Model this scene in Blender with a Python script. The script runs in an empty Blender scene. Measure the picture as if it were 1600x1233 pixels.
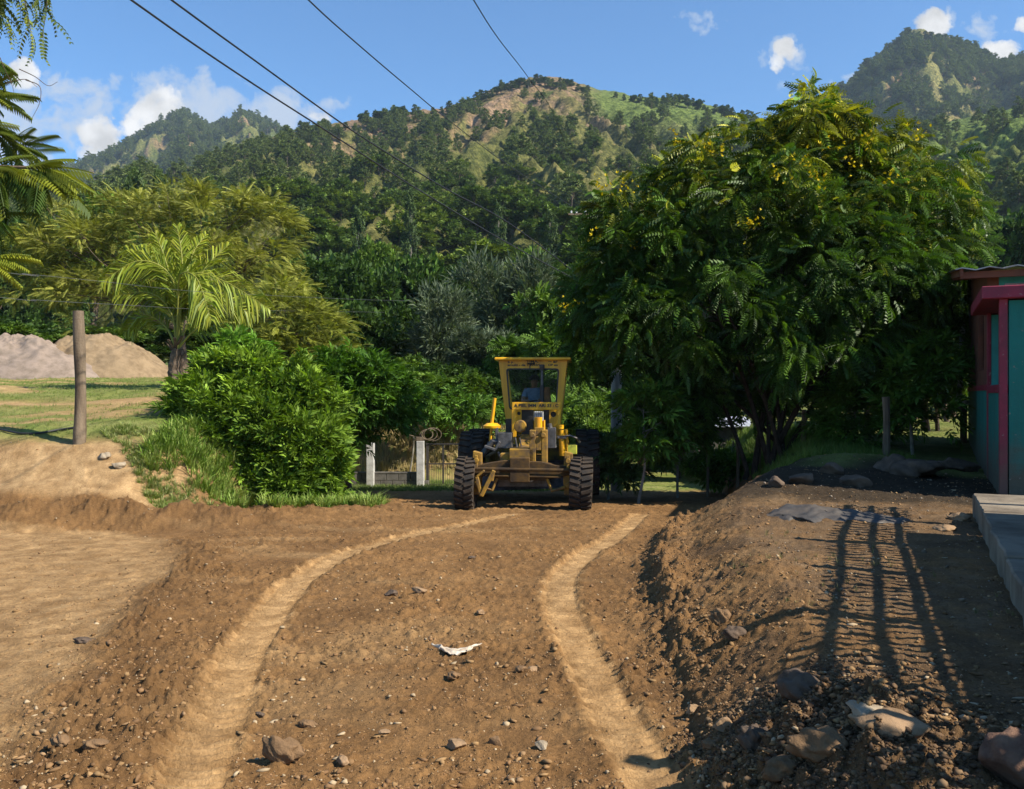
import bpy, math, random
import numpy as np
from mathutils import Vector, Matrix

scene = bpy.context.scene
COL = scene.collection
R_ = math.radians
rng = np.random.default_rng(7)
random.seed(7)

# ------------------------------------------------------------------ camera
EYE = 1.65
FPX = 1386.0
cam_data = bpy.data.cameras.new("camera")
cam = bpy.data.objects.new("camera", cam_data)
COL.objects.link(cam)
cam.location = (0, 0, EYE)
cam.rotation_euler = (R_(90), 0, 0)
cam_data.sensor_width = 36.0
cam_data.lens = 36.0 * FPX / 1600.0
cam_data.clip_start = 0.05
cam_data.clip_end = 20000
scene.camera = cam

# ------------------------------------------------------------------ sun and sky
SUN_EL = 42.0
SUN_BACK = 24.0      # degrees behind the camera's right hand side
sdir = Vector((math.cos(R_(SUN_BACK)) * math.cos(R_(SUN_EL)), -math.sin(R_(SUN_BACK)) * math.cos(R_(SUN_EL)), math.sin(R_(SUN_EL))))
sun_data = bpy.data.lights.new("sun", 'SUN')
sun_data.energy = 5.0
sun_data.angle = R_(0.5)
sun_data.color = (1.0, 0.93, 0.80)
sun = bpy.data.objects.new("sun", sun_data)
COL.objects.link(sun)
sun.rotation_euler = (-sdir).to_track_quat('-Z', 'Y').to_euler()

SKY_STRENGTH = 0.085
world = bpy.data.worlds.new("World")
scene.world = world
world.use_nodes = True
wt = world.node_tree
wt.nodes.clear()
def wn(t, **k):
    n = wt.nodes.new(t)
    for a, b in k.items(): setattr(n, a, b)
    return n
sky = wn('ShaderNodeTexSky', sky_type='NISHITA', sun_disc=False)
sky.sun_elevation = R_(SUN_EL)
sky.sun_rotation = R_(90 + SUN_BACK)
sky.altitude = 600
sky.air_density = 1.0
sky.dust_density = 0.3
sky.ozone_density = 3.5
bg = wn('ShaderNodeBackground')
bg.inputs['Strength'].default_value = SKY_STRENGTH
wo = wn('ShaderNodeOutputWorld')
tc = wn('ShaderNodeTexCoord')
sep = wn('ShaderNodeSeparateXYZ')
wt.links.new(tc.outputs['Generated'], sep.inputs[0])
def wmath(op, a, b=None, clamp=False):
    n = wn('ShaderNodeMath', operation=op, use_clamp=clamp)
    for i, v in enumerate((a, b)):
        if v is None: continue
        if isinstance(v, (int, float)): n.inputs[i].default_value = v
        else: wt.links.new(v, n.inputs[i])
    return n.outputs[0]
yy = wmath('MAXIMUM', sep.outputs['Y'], 0.05)
U = wmath('DIVIDE', sep.outputs['X'], yy)      # tangent of the bearing from due north
V = wmath('DIVIDE', sep.outputs['Z'], yy)
comb = wn('ShaderNodeCombineXYZ')
wt.links.new(U, comb.inputs[0]); wt.links.new(V, comb.inputs[1])
n1 = wn('ShaderNodeTexNoise'); n1.inputs['Scale'].default_value = 24; n1.inputs['Detail'].default_value = 9; n1.inputs['Roughness'].default_value = 0.58
n1.inputs['Distortion'].default_value = 0.25
n2 = wn('ShaderNodeTexNoise'); n2.inputs['Scale'].default_value = 9; n2.inputs['Detail'].default_value = 5
wt.links.new(comb.outputs[0], n1.inputs['Vector']); wt.links.new(comb.outputs[0], n2.inputs['Vector'])
def cloud_layer(bumps, sharp):
    acc = None
    for (px, py, rx, ry, s) in bumps:
        u0 = (px - 800) / FPX; v0 = (616.5 - py) / FPX
        a = wmath('MULTIPLY', wmath('SUBTRACT', U, u0), FPX / rx)
        b = wmath('MULTIPLY', wmath('SUBTRACT', V, v0), FPX / ry)
        d2 = wmath('ADD', wmath('MULTIPLY', a, a), wmath('MULTIPLY', b, b))
        m = wmath('MULTIPLY', wmath('SUBTRACT', 1.0, d2), s)
        acc = m if acc is None else wmath('MAXIMUM', acc, m)
    acc = wmath('MAXIMUM', acc, -2.5)
    v = wmath('ADD', acc, wmath('MULTIPLY', wmath('SUBTRACT', n1.outputs['Fac'], 0.5), 6.0))
    v = wmath('MULTIPLY', v, sharp, clamp=True)
    v = wmath('MULTIPLY', v, wmath('SUBTRACT', 2.0, v))
    return v
soft = cloud_layer([(30,190,120,75,1.0),(265,165,150,55,1.0),(330,150,60,25,.7),(450,180,85,40,1.0),(1097,33,34,14,.4),(1500,60,60,25,.3),(60,230,80,40,.6),
                    (1230,105,34,34,.5),(1330,128,30,10,.4)], 0.75)
hard = cloud_layer([(38,118,26,26,1.1),(165,215,42,30,1.2),(232,178,40,30,1.1),(262,150,26,22,.7),(1228,80,18,16,1.0),(1215,102,15,20,.9),(1236,118,16,10,.8),(205,198,50,28,1.1),(250,182,42,28,1.0),(1452,48,34,28,1.0),(1575,80,42,20,1.1),
                    (1600,40,14,12,.8),(215,225,60,22,1.0),(500,185,30,12,.6),(140,240,30,16,.9)], 1.0)
mixsoft = wn('ShaderNodeMix', data_type='RGBA'); mixhard = wn('ShaderNodeMix', data_type='RGBA')
shade = wn('ShaderNodeMapRange'); shade.inputs[1].default_value = .3; shade.inputs[2].default_value = .7
shade.inputs[3].default_value = .66; shade.inputs[4].default_value = 1.0
n3 = wn('ShaderNodeTexNoise'); n3.inputs['Scale'].default_value = 34; n3.inputs['Detail'].default_value = 6
wt.links.new(comb.outputs[0], n3.inputs['Vector'])
wt.links.new(n3.outputs['Fac'], shade.inputs[0])
hc = wn('ShaderNodeMix', data_type='RGBA', blend_type='MULTIPLY'); hc.inputs[0].default_value = 1
CLOUD = 6.6
hc.inputs[6].default_value = (CLOUD * 1.05, CLOUD * 1.05, CLOUD * 1.05, 1)
wt.links.new(shade.outputs[0], hc.inputs[7])
skyg = wn('ShaderNodeMix', data_type='RGBA', blend_type='MULTIPLY'); skyg.inputs[0].default_value = 1
skyg.inputs[7].default_value = (.80, 1.14, 1.34, 1)
wt.links.new(sky.outputs[0], skyg.inputs[6])
wt.links.new(wmath('MULTIPLY', soft, 0.85), mixsoft.inputs[0]); wt.links.new(skyg.outputs[2], mixsoft.inputs[6])
mixsoft.inputs[7].default_value = (CLOUD * .62, CLOUD * .70, CLOUD * .82, 1)
wt.links.new(hard, mixhard.inputs[0]); wt.links.new(mixsoft.outputs[2], mixhard.inputs[6]); wt.links.new(hc.outputs[2], mixhard.inputs[7])
wt.links.new(mixhard.outputs[2], bg.inputs['Color'])
wt.links.new(bg.outputs[0], wo.inputs['Surface'])

scene.view_settings.view_transform = 'Standard'
scene.view_settings.look = 'None'
scene.view_settings.exposure = 0.82
scene.view_settings.gamma = 1.0
scene.cycles.max_bounces = 6
scene.cycles.diffuse_bounces = 1
scene.cycles.glossy_bounces = 2
scene.cycles.transmission_bounces = 4
scene.cycles.volume_bounces = 0
scene.cycles.use_adaptive_sampling = True
scene.cycles.use_denoising = True

# ------------------------------------------------------------------ helpers
def P(px, py, d):
    """photo pixel at forward distance d -> world point"""
    return np.array([(px - 800) / FPX * d, d, EYE - (py - 616.5) / FPX * d])

def hash2(ix, iy, seed):
    h = (ix.astype(np.int64) * 374761393 + iy.astype(np.int64) * 668265263 + seed * 974634777) & 0xffffffff
    h = ((h ^ (h >> 13)) * 1274126177) & 0xffffffff
    h = ((h ^ (h >> 16)) * 2246822519) & 0xffffffff
    h ^= h >> 15
    return (h & 0xffffff).astype(np.float64) / 16777216.0

def vnoise(x, y, seed=0):
    """gradient noise, about -1..1"""
    x = np.asarray(x, float); y = np.asarray(y, float)
    ix = np.floor(x); iy = np.floor(y); fx = x - ix; fy = y - iy
    ix = ix.astype(np.int64); iy = iy.astype(np.int64)
    ux = fx * fx * fx * (fx * (fx * 6 - 15) + 10); uy = fy * fy * fy * (fy * (fy * 6 - 15) + 10)
    def g(a, b, dx, dy):
        t = hash2(ix + a, iy + b, seed) * 2 * math.pi
        return np.cos(t) * dx + np.sin(t) * dy
    a = g(0, 0, fx, fy); b = g(1, 0, fx - 1, fy); c = g(0, 1, fx, fy - 1); d = g(1, 1, fx - 1, fy - 1)
    return 1.5 * ((a * (1 - ux) + b * ux) * (1 - uy) + (c * (1 - ux) + d * ux) * uy)

def fbm(x, y, seed=0, octv=4, gain=.5, lac=2.03):
    s = 0; a = 1.0; f = 1.0
    for i in range(octv):
        s = s + a * vnoise(x * f + 13.7 * i, y * f - 7.1 * i, seed + i * 17)
        a *= gain; f *= lac
    return s

def worley(x, y, seed=0):
    """returns f1 distance and a random value of the nearest cell"""
    ix = np.floor(x).astype(np.int64); iy = np.floor(y).astype(np.int64)
    best = np.full(x.shape, 9.0); rid = np.zeros(x.shape)
    for a in (-1, 0, 1):
        for b in (-1, 0, 1):
            cx = ix + a + hash2(ix + a, iy + b, seed); cy = iy + b + hash2(ix + a, iy + b, seed + 5)
            d = (x - cx) ** 2 + (y - cy) ** 2
            m = d < best
            best = np.where(m, d, best)
            rid = np.where(m, hash2(ix + a, iy + b, seed + 9), rid)
    return np.sqrt(best), rid

def sstep(a, b, x):
    t = np.clip((x - a) / (b - a), 0, 1)
    return t * t * (3 - 2 * t)

def make_mesh(name, V, F, smooth=False, cols=None):
    """V (n,3); F (m,4) or (m,3) array, or list of index lists; cols (n,3) -> attribute Col"""
    me = bpy.data.meshes.new(name)
    V = np.asarray(V, dtype=np.float32)
    if isinstance(F, np.ndarray):
        n, k = F.shape
        me.vertices.add(len(V)); me.vertices.foreach_set("co", V.ravel())
        me.loops.add(n * k); me.loops.foreach_set("vertex_index", F.astype(np.int32).ravel())
        me.polygons.add(n)
        me.polygons.foreach_set("loop_start", np.arange(0, n * k, k, dtype=np.int32))
        me.polygons.foreach_set("loop_total", np.full(n, k, dtype=np.int32))
        me.update(calc_edges=True)
    else:
        me.from_pydata([tuple(v) for v in V], [], [tuple(f) for f in F])
        me.update()
    if smooth:
        me.polygons.foreach_set("use_smooth", np.ones(len(me.polygons), dtype=bool))
    if cols is not None:
        c = np.ones((len(V), 4), dtype=np.float32); c[:, :3] = cols
        at = me.color_attributes.new("Col", 'FLOAT_COLOR', 'POINT')
        at.data.foreach_set("color", c.ravel())
    return me

def add_obj(name, me, mat=None, parent=None, loc=None):
    o = bpy.data.objects.new(name, me)
    COL.objects.link(o)
    if mat is not None and len(me.materials) == 0: me.materials.append(mat)
    if parent is not None: o.parent = parent
    if loc is not None: o.location = loc
    return o

def tag(o, label=None, cat=None, group=None, kind=None):
    if label: o['label'] = label
    if cat: o['category'] = cat
    if group: o['group'] = group
    if kind: o['kind'] = kind
    return o

def empty(name, loc=(0, 0, 0), rz=0.0, label=None, cat=None, group=None):
    o = bpy.data.objects.new(name, None)
    COL.objects.link(o)
    o.empty_display_size = .2
    o.location = tuple(loc); o.rotation_euler = (0, 0, rz)
    tag(o, label, cat, group)
    return o

def copy_tree(o, parent=None):
    c = o.copy(); COL.objects.link(c); c.parent = parent
    for ch in [x for x in KIDS.get(o.name, [])]:
        copy_tree(ch, c)
    return c
KIDS = {}
def kid(parent, o):
    KIDS.setdefault(parent.name, []).append(o); return o

class MB:
    """collects boxes, tubes, prisms into one mesh"""
    def __init__(s): s.v = []; s.f = []; s.n = 0
    def add(s, V, F):
        V = np.asarray(V, float)
        s.v.append(V); s.f += [[i + s.n for i in f] for f in F]; s.n += len(V); return s
    def box(s, c, size, rot=None, taper=None):
        hx, hy, hz = [q / 2 for q in size]
        tx = ty = 1.0
        if taper: tx, ty = taper
        V = np.array([[-hx,-hy,-hz],[hx,-hy,-hz],[hx,hy,-hz],[-hx,hy,-hz],[-hx*tx,-hy*ty,hz],[hx*tx,-hy*ty,hz],[hx*tx,hy*ty,hz],[-hx*tx,hy*ty,hz]])
        if rot is not None: V = V @ np.array(rot).T
        V = V + np.array(c)
        return s.add(V, [[0,3,2,1],[4,5,6,7],[0,1,5,4],[1,2,6,5],[2,3,7,6],[3,0,4,7]])
    def bar(s, a, b, w, h, up=(0, 0, 1)):
        a = np.array(a, float); b = np.array(b, float); d = b - a; L = np.linalg.norm(d); d /= L
        up = np.array(up, float)
        if abs(d @ up) > .98: up = np.array((0, 1., 0))
        sx = np.cross(d, up); sx /= np.linalg.norm(sx); sz = np.cross(sx, d)
        return s.box((a + b) / 2, (w, L, h), rot=np.stack([sx, d, sz], 1))
    def tube(s, pts, rad, n=8, cap=True):
        V, F = tube(pts, rad, n, cap)
        return s.add(V, F)
    def prism(s, poly, y0, y1, axis='y'):
        """poly: list of (x,z); extruded from y0 to y1 (or along another axis)"""
        n = len(poly)
        def pt(a, b, t):
            return {'y': (a, t, b), 'x': (t, a, b), 'z': (a, b, t)}[axis]
        V = [pt(a, b, y0) for a, b in poly] + [pt(a, b, y1) for a, b in poly]
        F = [list(range(n)), list(range(2 * n - 1, n - 1, -1))] + [[i, i + n, (i + 1) % n + n, (i + 1) % n] for i in range(n)]
        return s.add(V, F)
    def lathe(s, prof, n=24, axis='z', c=(0, 0, 0)):
        """prof: (r, t) pairs"""
        V = []
        for r, t in prof:
            for k in range(n):
                a = 2 * math.pi * k / n
                p = (r * math.cos(a), r * math.sin(a), t)
                if axis == 'x': p = (t, r * math.cos(a), r * math.sin(a))
                if axis == 'y': p = (r * math.cos(a), t, r * math.sin(a))
                V.append([p[i] + c[i] for i in range(3)])
        F = []
        for i in range(len(prof) - 1):
            for k in range(n):
                F.append([i * n + k, i * n + (k + 1) % n, (i + 1) * n + (k + 1) % n, (i + 1) * n + k])
        if prof[0][0] > 1e-4: F.append(list(range(n))[::-1])
        if prof[-1][0] > 1e-4: F.append([(len(prof) - 1) * n + k for k in range(n)])
        return s.add(V, F)
    def build(s, name, mat, parent=None, smooth=False, bevel=0.0, loc=None, angle=35):
        me = make_mesh(name, np.concatenate(s.v), s.f)
        import bmesh
        bm = bmesh.new(); bm.from_mesh(me)
        bmesh.ops.recalc_face_normals(bm, faces=bm.faces)
        if bevel > 0:
            es = [e for e in bm.edges if len(e.link_faces) == 2 and e.calc_face_angle(0) > R_(40)]
            try: bmesh.ops.bevel(bm, geom=es, offset=bevel, segments=1, affect='EDGES', clamp_overlap=True)
            except Exception: pass
        for f in bm.faces: f.smooth = smooth
        if smooth:
            for e in bm.edges:
                if len(e.link_faces) == 2 and e.calc_face_angle(0) > R_(angle): e.smooth = False
        bm.to_mesh(me); bm.free()
        o = add_obj(name, me, mat, parent, loc)
        if parent is not None: kid(parent, o)
        return o

def tube(pts, rad, n=8, cap=True):
    pts = np.asarray(pts, float); m = len(pts)
    rad = np.broadcast_to(np.asarray(rad, float), (m,))
    T = np.gradient(pts, axis=0); T /= np.linalg.norm(T, axis=1)[:, None] + 1e-9
    ref = np.array((0, 0, 1.)) if abs(T[0][2]) < .9 else np.array((1., 0, 0))
    V = []
    a = np.linspace(0, 2 * math.pi, n, endpoint=False)
    for i in range(m):
        s_ = np.cross(T[i], ref); s_ /= np.linalg.norm(s_) + 1e-9
        ref = np.cross(s_, T[i])
        V.append(pts[i] + rad[i] * (np.cos(a)[:, None] * s_ + np.sin(a)[:, None] * ref))
    F = []
    for i in range(m - 1):
        for k in range(n):
            F.append([i * n + k, i * n + (k + 1) % n, (i + 1) * n + (k + 1) % n, (i + 1) * n + k])
    if cap:
        F.append(list(range(n))[::-1]); F.append([(m - 1) * n + k for k in range(n)])
    return np.concatenate(V), F

def spline(pts, n=12):
    """Catmull-Rom through the points"""
    pts = np.asarray(pts, float)
    p = np.vstack([2 * pts[0] - pts[1], pts, 2 * pts[-1] - pts[-2]])
    out = []
    for i in range(1, len(p) - 2):
        t = np.linspace(0, 1, n, endpoint=False)[:, None]
        out.append(.5 * ((2 * p[i]) + (-p[i-1] + p[i+1]) * t + (2*p[i-1] - 5*p[i] + 4*p[i+1] - p[i+2]) * t**2 + (-p[i-1] + 3*p[i] - 3*p[i+1] + p[i+2]) * t**3))
    return np.vstack(out + [pts[-1:]])

def frames(D, up=None, roll=None):
    """rotation matrices (n,3,3) whose columns are side, forward (=D), up"""
    D = D / (np.linalg.norm(D, axis=1)[:, None] + 1e-9)
    up = np.broadcast_to(np.array((0, 0, 1.)) if up is None else up, D.shape).copy()
    bad = np.abs((D * up).sum(1)) > .97
    up[bad] = (1., 0, 0)
    S = np.cross(D, up); S /= np.linalg.norm(S, axis=1)[:, None]
    Uv = np.cross(S, D)
    if roll is not None:
        c, s_ = np.cos(roll)[:, None], np.sin(roll)[:, None]
        S, Uv = S * c + Uv * s_, -S * s_ + Uv * c
    return np.stack([S, D, Uv], axis=2)

def scatter(pv, pf, M, pos):
    """instances of a prototype merged in one array: M (n,3,3) incl. scale, pos (n,3)"""
    n = len(pos); k = len(pv)
    V = np.einsum('nij,kj->nki', M, pv) + pos[:, None, :]
    F = pf[None, :, :] + (np.arange(n) * k)[:, None, None]
    return V.reshape(-1, 3), F.reshape(-1, pf.shape[1])

def rand_dirs(n, r=rng):
    v = r.normal(size=(n, 3)); return v / np.linalg.norm(v, axis=1)[:, None]

# ------------------------------------------------------------------ materials
def mat_new(name):
    m = bpy.data.materials.new(name); m.use_nodes = True
    nt = m.node_tree
    b = nt.nodes['Principled BSDF']
    return m, nt, b
def nn(nt, t, **k):
    n = nt.nodes.new(t)
    for a, b in k.items(): setattr(n, a, b)
    return n
def noise_node(nt, scale, detail=5, rough=.55, coord='Object', dist=0.0):
    t = nn(nt, 'ShaderNodeTexCoord'); n = nn(nt, 'ShaderNodeTexNoise')
    n.inputs['Scale'].default_value = scale; n.inputs['Detail'].default_value = detail; n.inputs['Roughness'].default_value = rough
    n.inputs['Distortion'].default_value = dist
    nt.links.new(t.outputs[coord], n.inputs['Vector'])
    return n
def ramp(nt, src, stops):
    r = nn(nt, 'ShaderNodeValToRGB'); e = r.color_ramp.elements
    while len(e) > 1: e.remove(e[-1])
    e[0].position = stops[0][0]; e[0].color = (*stops[0][1], 1)
    for p, c in stops[1:]:
        q = e.new(p); q.color = (*c, 1)
    nt.links.new(src, r.inputs[0]); return r
def bump(nt, src, strength=.3, dist=.02):
    b = nn(nt, 'ShaderNodeBump'); b.inputs['Strength'].default_value = strength; b.inputs['Distance'].default_value = dist
    nt.links.new(src, b.inputs['Height']); return b

def mat_plain(name, c1, c2=None, scale=6, rough=.7, metal=0, bmp=.2, bdist=.01, spec=.5, streak=False):
    """two tones of one paint or material mixed by noise: dirt and wear"""
    m, nt, b = mat_new(name)
    c2 = c2 or tuple(x * .7 for x in c1)
    n = noise_node(nt, scale, 8, .62)
    if streak:
        mp = nn(nt, 'ShaderNodeMapping'); mp.inputs['Scale'].default_value = (1, 1, .18)
        nt.links.new(nt.nodes['Texture Coordinate'].outputs['Object'], mp.inputs[0]); nt.links.new(mp.outputs[0], n.inputs['Vector'])
    r = ramp(nt, n.outputs['Fac'], [(.36, c2), (.62, c1)])
    nt.links.new(r.outputs[0], b.inputs['Base Color'])
    b.inputs['Roughness'].default_value = rough; b.inputs['Metallic'].default_value = metal
    b.inputs['Specular IOR Level'].default_value = spec
    n2 = noise_node(nt, scale * 6, 6, .6)
    bb = bump(nt, n2.outputs['Fac'], bmp, bdist); nt.links.new(bb.outputs[0], b.inputs['Normal'])
    return m

def mat_leaf(name, rough=.45, trans=.3, spec=.35, tint=(1.25, 1.35, .5)):
    """leaf colour comes from the per-leaf attribute; thin leaves let some light through"""
    m, nt, b = mat_new(name)
    a = nn(nt, 'ShaderNodeAttribute', attribute_name='Col')
    nt.links.new(a.outputs['Color'], b.inputs['Base Color'])
    b.inputs['Roughness'].default_value = rough; b.inputs['Specular IOR Level'].default_value = spec
    tr = nn(nt, 'ShaderNodeBsdfTranslucent')
    mu = nn(nt, 'ShaderNodeMix', data_type='RGBA', blend_type='MULTIPLY'); mu.inputs[0].default_value = 1
    nt.links.new(a.outputs['Color'], mu.inputs[6]); mu.inputs[7].default_value = (*tint, 1)
    nt.links.new(mu.outputs[2], tr.inputs['Color'])
    mx = nn(nt, 'ShaderNodeMixShader'); mx.inputs[0].default_value = trans
    nt.links.new(b.outputs[0], mx.inputs[1]); nt.links.new(tr.outputs[0], mx.inputs[2])
    nt.links.new(mx.outputs[0], nt.nodes['Material Output'].inputs['Surface'])
    return m
# ------------------------------------------------------------------ the lie of the land
RZ_Y = [-30, 0, 4, 6, 10, 15.5, 20, 24, 30, 45, 60, 80, 120]
RZ_Z = [.1, .05, 0, 0, -.1, -.37, -.62, -.87, -1.0, -1.1, -.8, .6, 4]
def z_road(Y): return np.interp(Y, RZ_Y, RZ_Z)

def on_road(px, py):
    """pixel -> point on the road's mean surface"""
    d = 8.0
    for _ in range(40):
        d = .5 * d + .5 * (EYE - float(z_road(d))) * FPX / (py - 616.5)
    return np.array([(px - 800) / FPX * d, d])

FIELD_Y = [12.4, 12.9, 13.6, 14.3, 15.2, 18, 22, 30, 38, 60, 120]
FIELD_Z = [-.1, .16, .42, .85, 1.13, 1.45, 1.80, 2.22, 2.6, 3.6, 7]
XB_Y = [11, 12.5, 14, 16, 18, 20, 30, 60]
XB_X = [-5.4, -5.0, -4.55, -4.0, -4.6, -5.2, -6.4, -9]
CR_Y = [1.5, 3.2, 4.4, 6.4, 8.5, 11, 13.6, 16, 20, 30, 60]       # foot of the right bank
CR_X = [.62, .74, .88, 1.06, 1.30, 1.85, 3.25, 4.1, 4.8, 5.5, 9]
YD_Y = [-10, 0, 5, 8, 10, 12, 14, 18, 30, 60, 120]
YD_Z = [.42, .42, .42, .40, .41, .45, .48, .80, 1.0, 1.0, 5]

def macro(X, Y):
    z = z_road(Y)
    # raised field on the left
    zf = np.interp(Y + .25 * np.sin(X * .7), FIELD_Y, FIELD_Z) + .06 * fbm(X * .5, Y * .5, 31, 3)
    m = sstep(-.1, 1.15, np.interp(Y, XB_Y, XB_X) - X + .22 * vnoise(X * 1.1, Y * 1.1, 5)) * sstep(12.0, 13.0, Y + .2 * vnoise(X * .8, X * .3, 8))
    z = z * (1 - m) + zf * m
    # yard bank on the right
    xr = np.interp(Y, CR_Y, CR_X)
    zy = np.interp(Y, YD_Y, YD_Z)
    t = np.clip((X - xr) / (.42 + .055 * Y), 0, 1)
    zy = zy - .02 * (1 - sstep(.3, 1.0, X - xr))
    m2 = (.45 * sstep(-.12, 1.0, t) + .55 * t) * .90 + .10 * sstep(0, .12, t)
    z = z * (1 - m2) + zy * m2
    # the bare earth bank behind the gate
    g = sstep(26.3, 28.0, Y + .4 * vnoise(X * .6, Y * .6, 77)) * (1 - sstep(1.5, 4.5, X)) * sstep(-8.5, -6.0, X) * (1 - sstep(36, 44, Y))
    z = z + 1.25 * g * (1 + .12 * fbm(X * .8, Y * .8, 4, 3))
    return z

trackL = [on_road(*p) for p in [(800,806),(752,815),(700,826),(640,838),(590,851),(540,867),(500,888),(465,912),(436,944),(410,980),(383,1022),(362,1070),(343,1120),(322,1170),(298,1240),(262,1420),(205,1800)]]
trackR = [on_road(*p) for p in [(1000,806),(984,822),(955,845),(920,865),(895,885),(880,905),(875,935),(885,970),(905,1010),(928,1055),(950,1100),(978,1150),(1005,1195),(1035,1245),(1110,1400),(1290,1800)]]
def dist_poly(X, Y, poly):
    poly = spline(np.array(poly), 4)
    best = np.full(X.shape, 1e9); side = np.zeros(X.shape); arc = np.zeros(X.shape)
    s0 = 0.0
    for a, b in zip(poly[:-1], poly[1:]):
        d = b - a; L = np.hypot(*d)
        if L < 1e-6: continue
        t = np.clip(((X - a[0]) * d[0] + (Y - a[1]) * d[1]) / L**2, 0, 1)
        dx = X - a[0] - t * d[0]; dy = Y - a[1] - t * d[1]
        q = np.hypot(dx, dy); m = q < best
        best = np.where(m, q, best)
        side = np.where(m, np.sign(d[0] * dy - d[1] * dx), side)
        arc = np.where(m, s0 + t * L, arc)
        s0 += L
    return best, side, arc

def bump_at(X, Y, x, y, rx, ry, h, ang=0):
    c, s_ = math.cos(ang), math.sin(ang)
    dx = X - x; dy = Y - y
    a = (dx * c + dy * s_) / rx; b = (-dx * s_ + dy * c) / ry
    return h * np.exp(-(a * a + b * b))

smoothL = [(-8, 11.4), (-6, 10.9), (-4.4, 10.2), (-3.6, 9.3), (-3.2, 8.3), (-2.95, 7.2), (-2.75, 6.2), (-2.5, 5.2), (-2.3, 4.2), (-2.15, 3.0), (-2.0, 1)]
def left_edge_x(Y):
    ys = [1, 3.0, 4.2, 5.2, 6.2, 7.2, 8.3, 9.3, 10.2, 11.0, 11.7, 12.1]
    xs = [-2.0, -2.15, -2.3, -2.5, -2.75, -2.95, -3.2, -3.6, -4.1, -4.5, -5.2, -12]
    return np.interp(Y, ys, xs)

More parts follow.
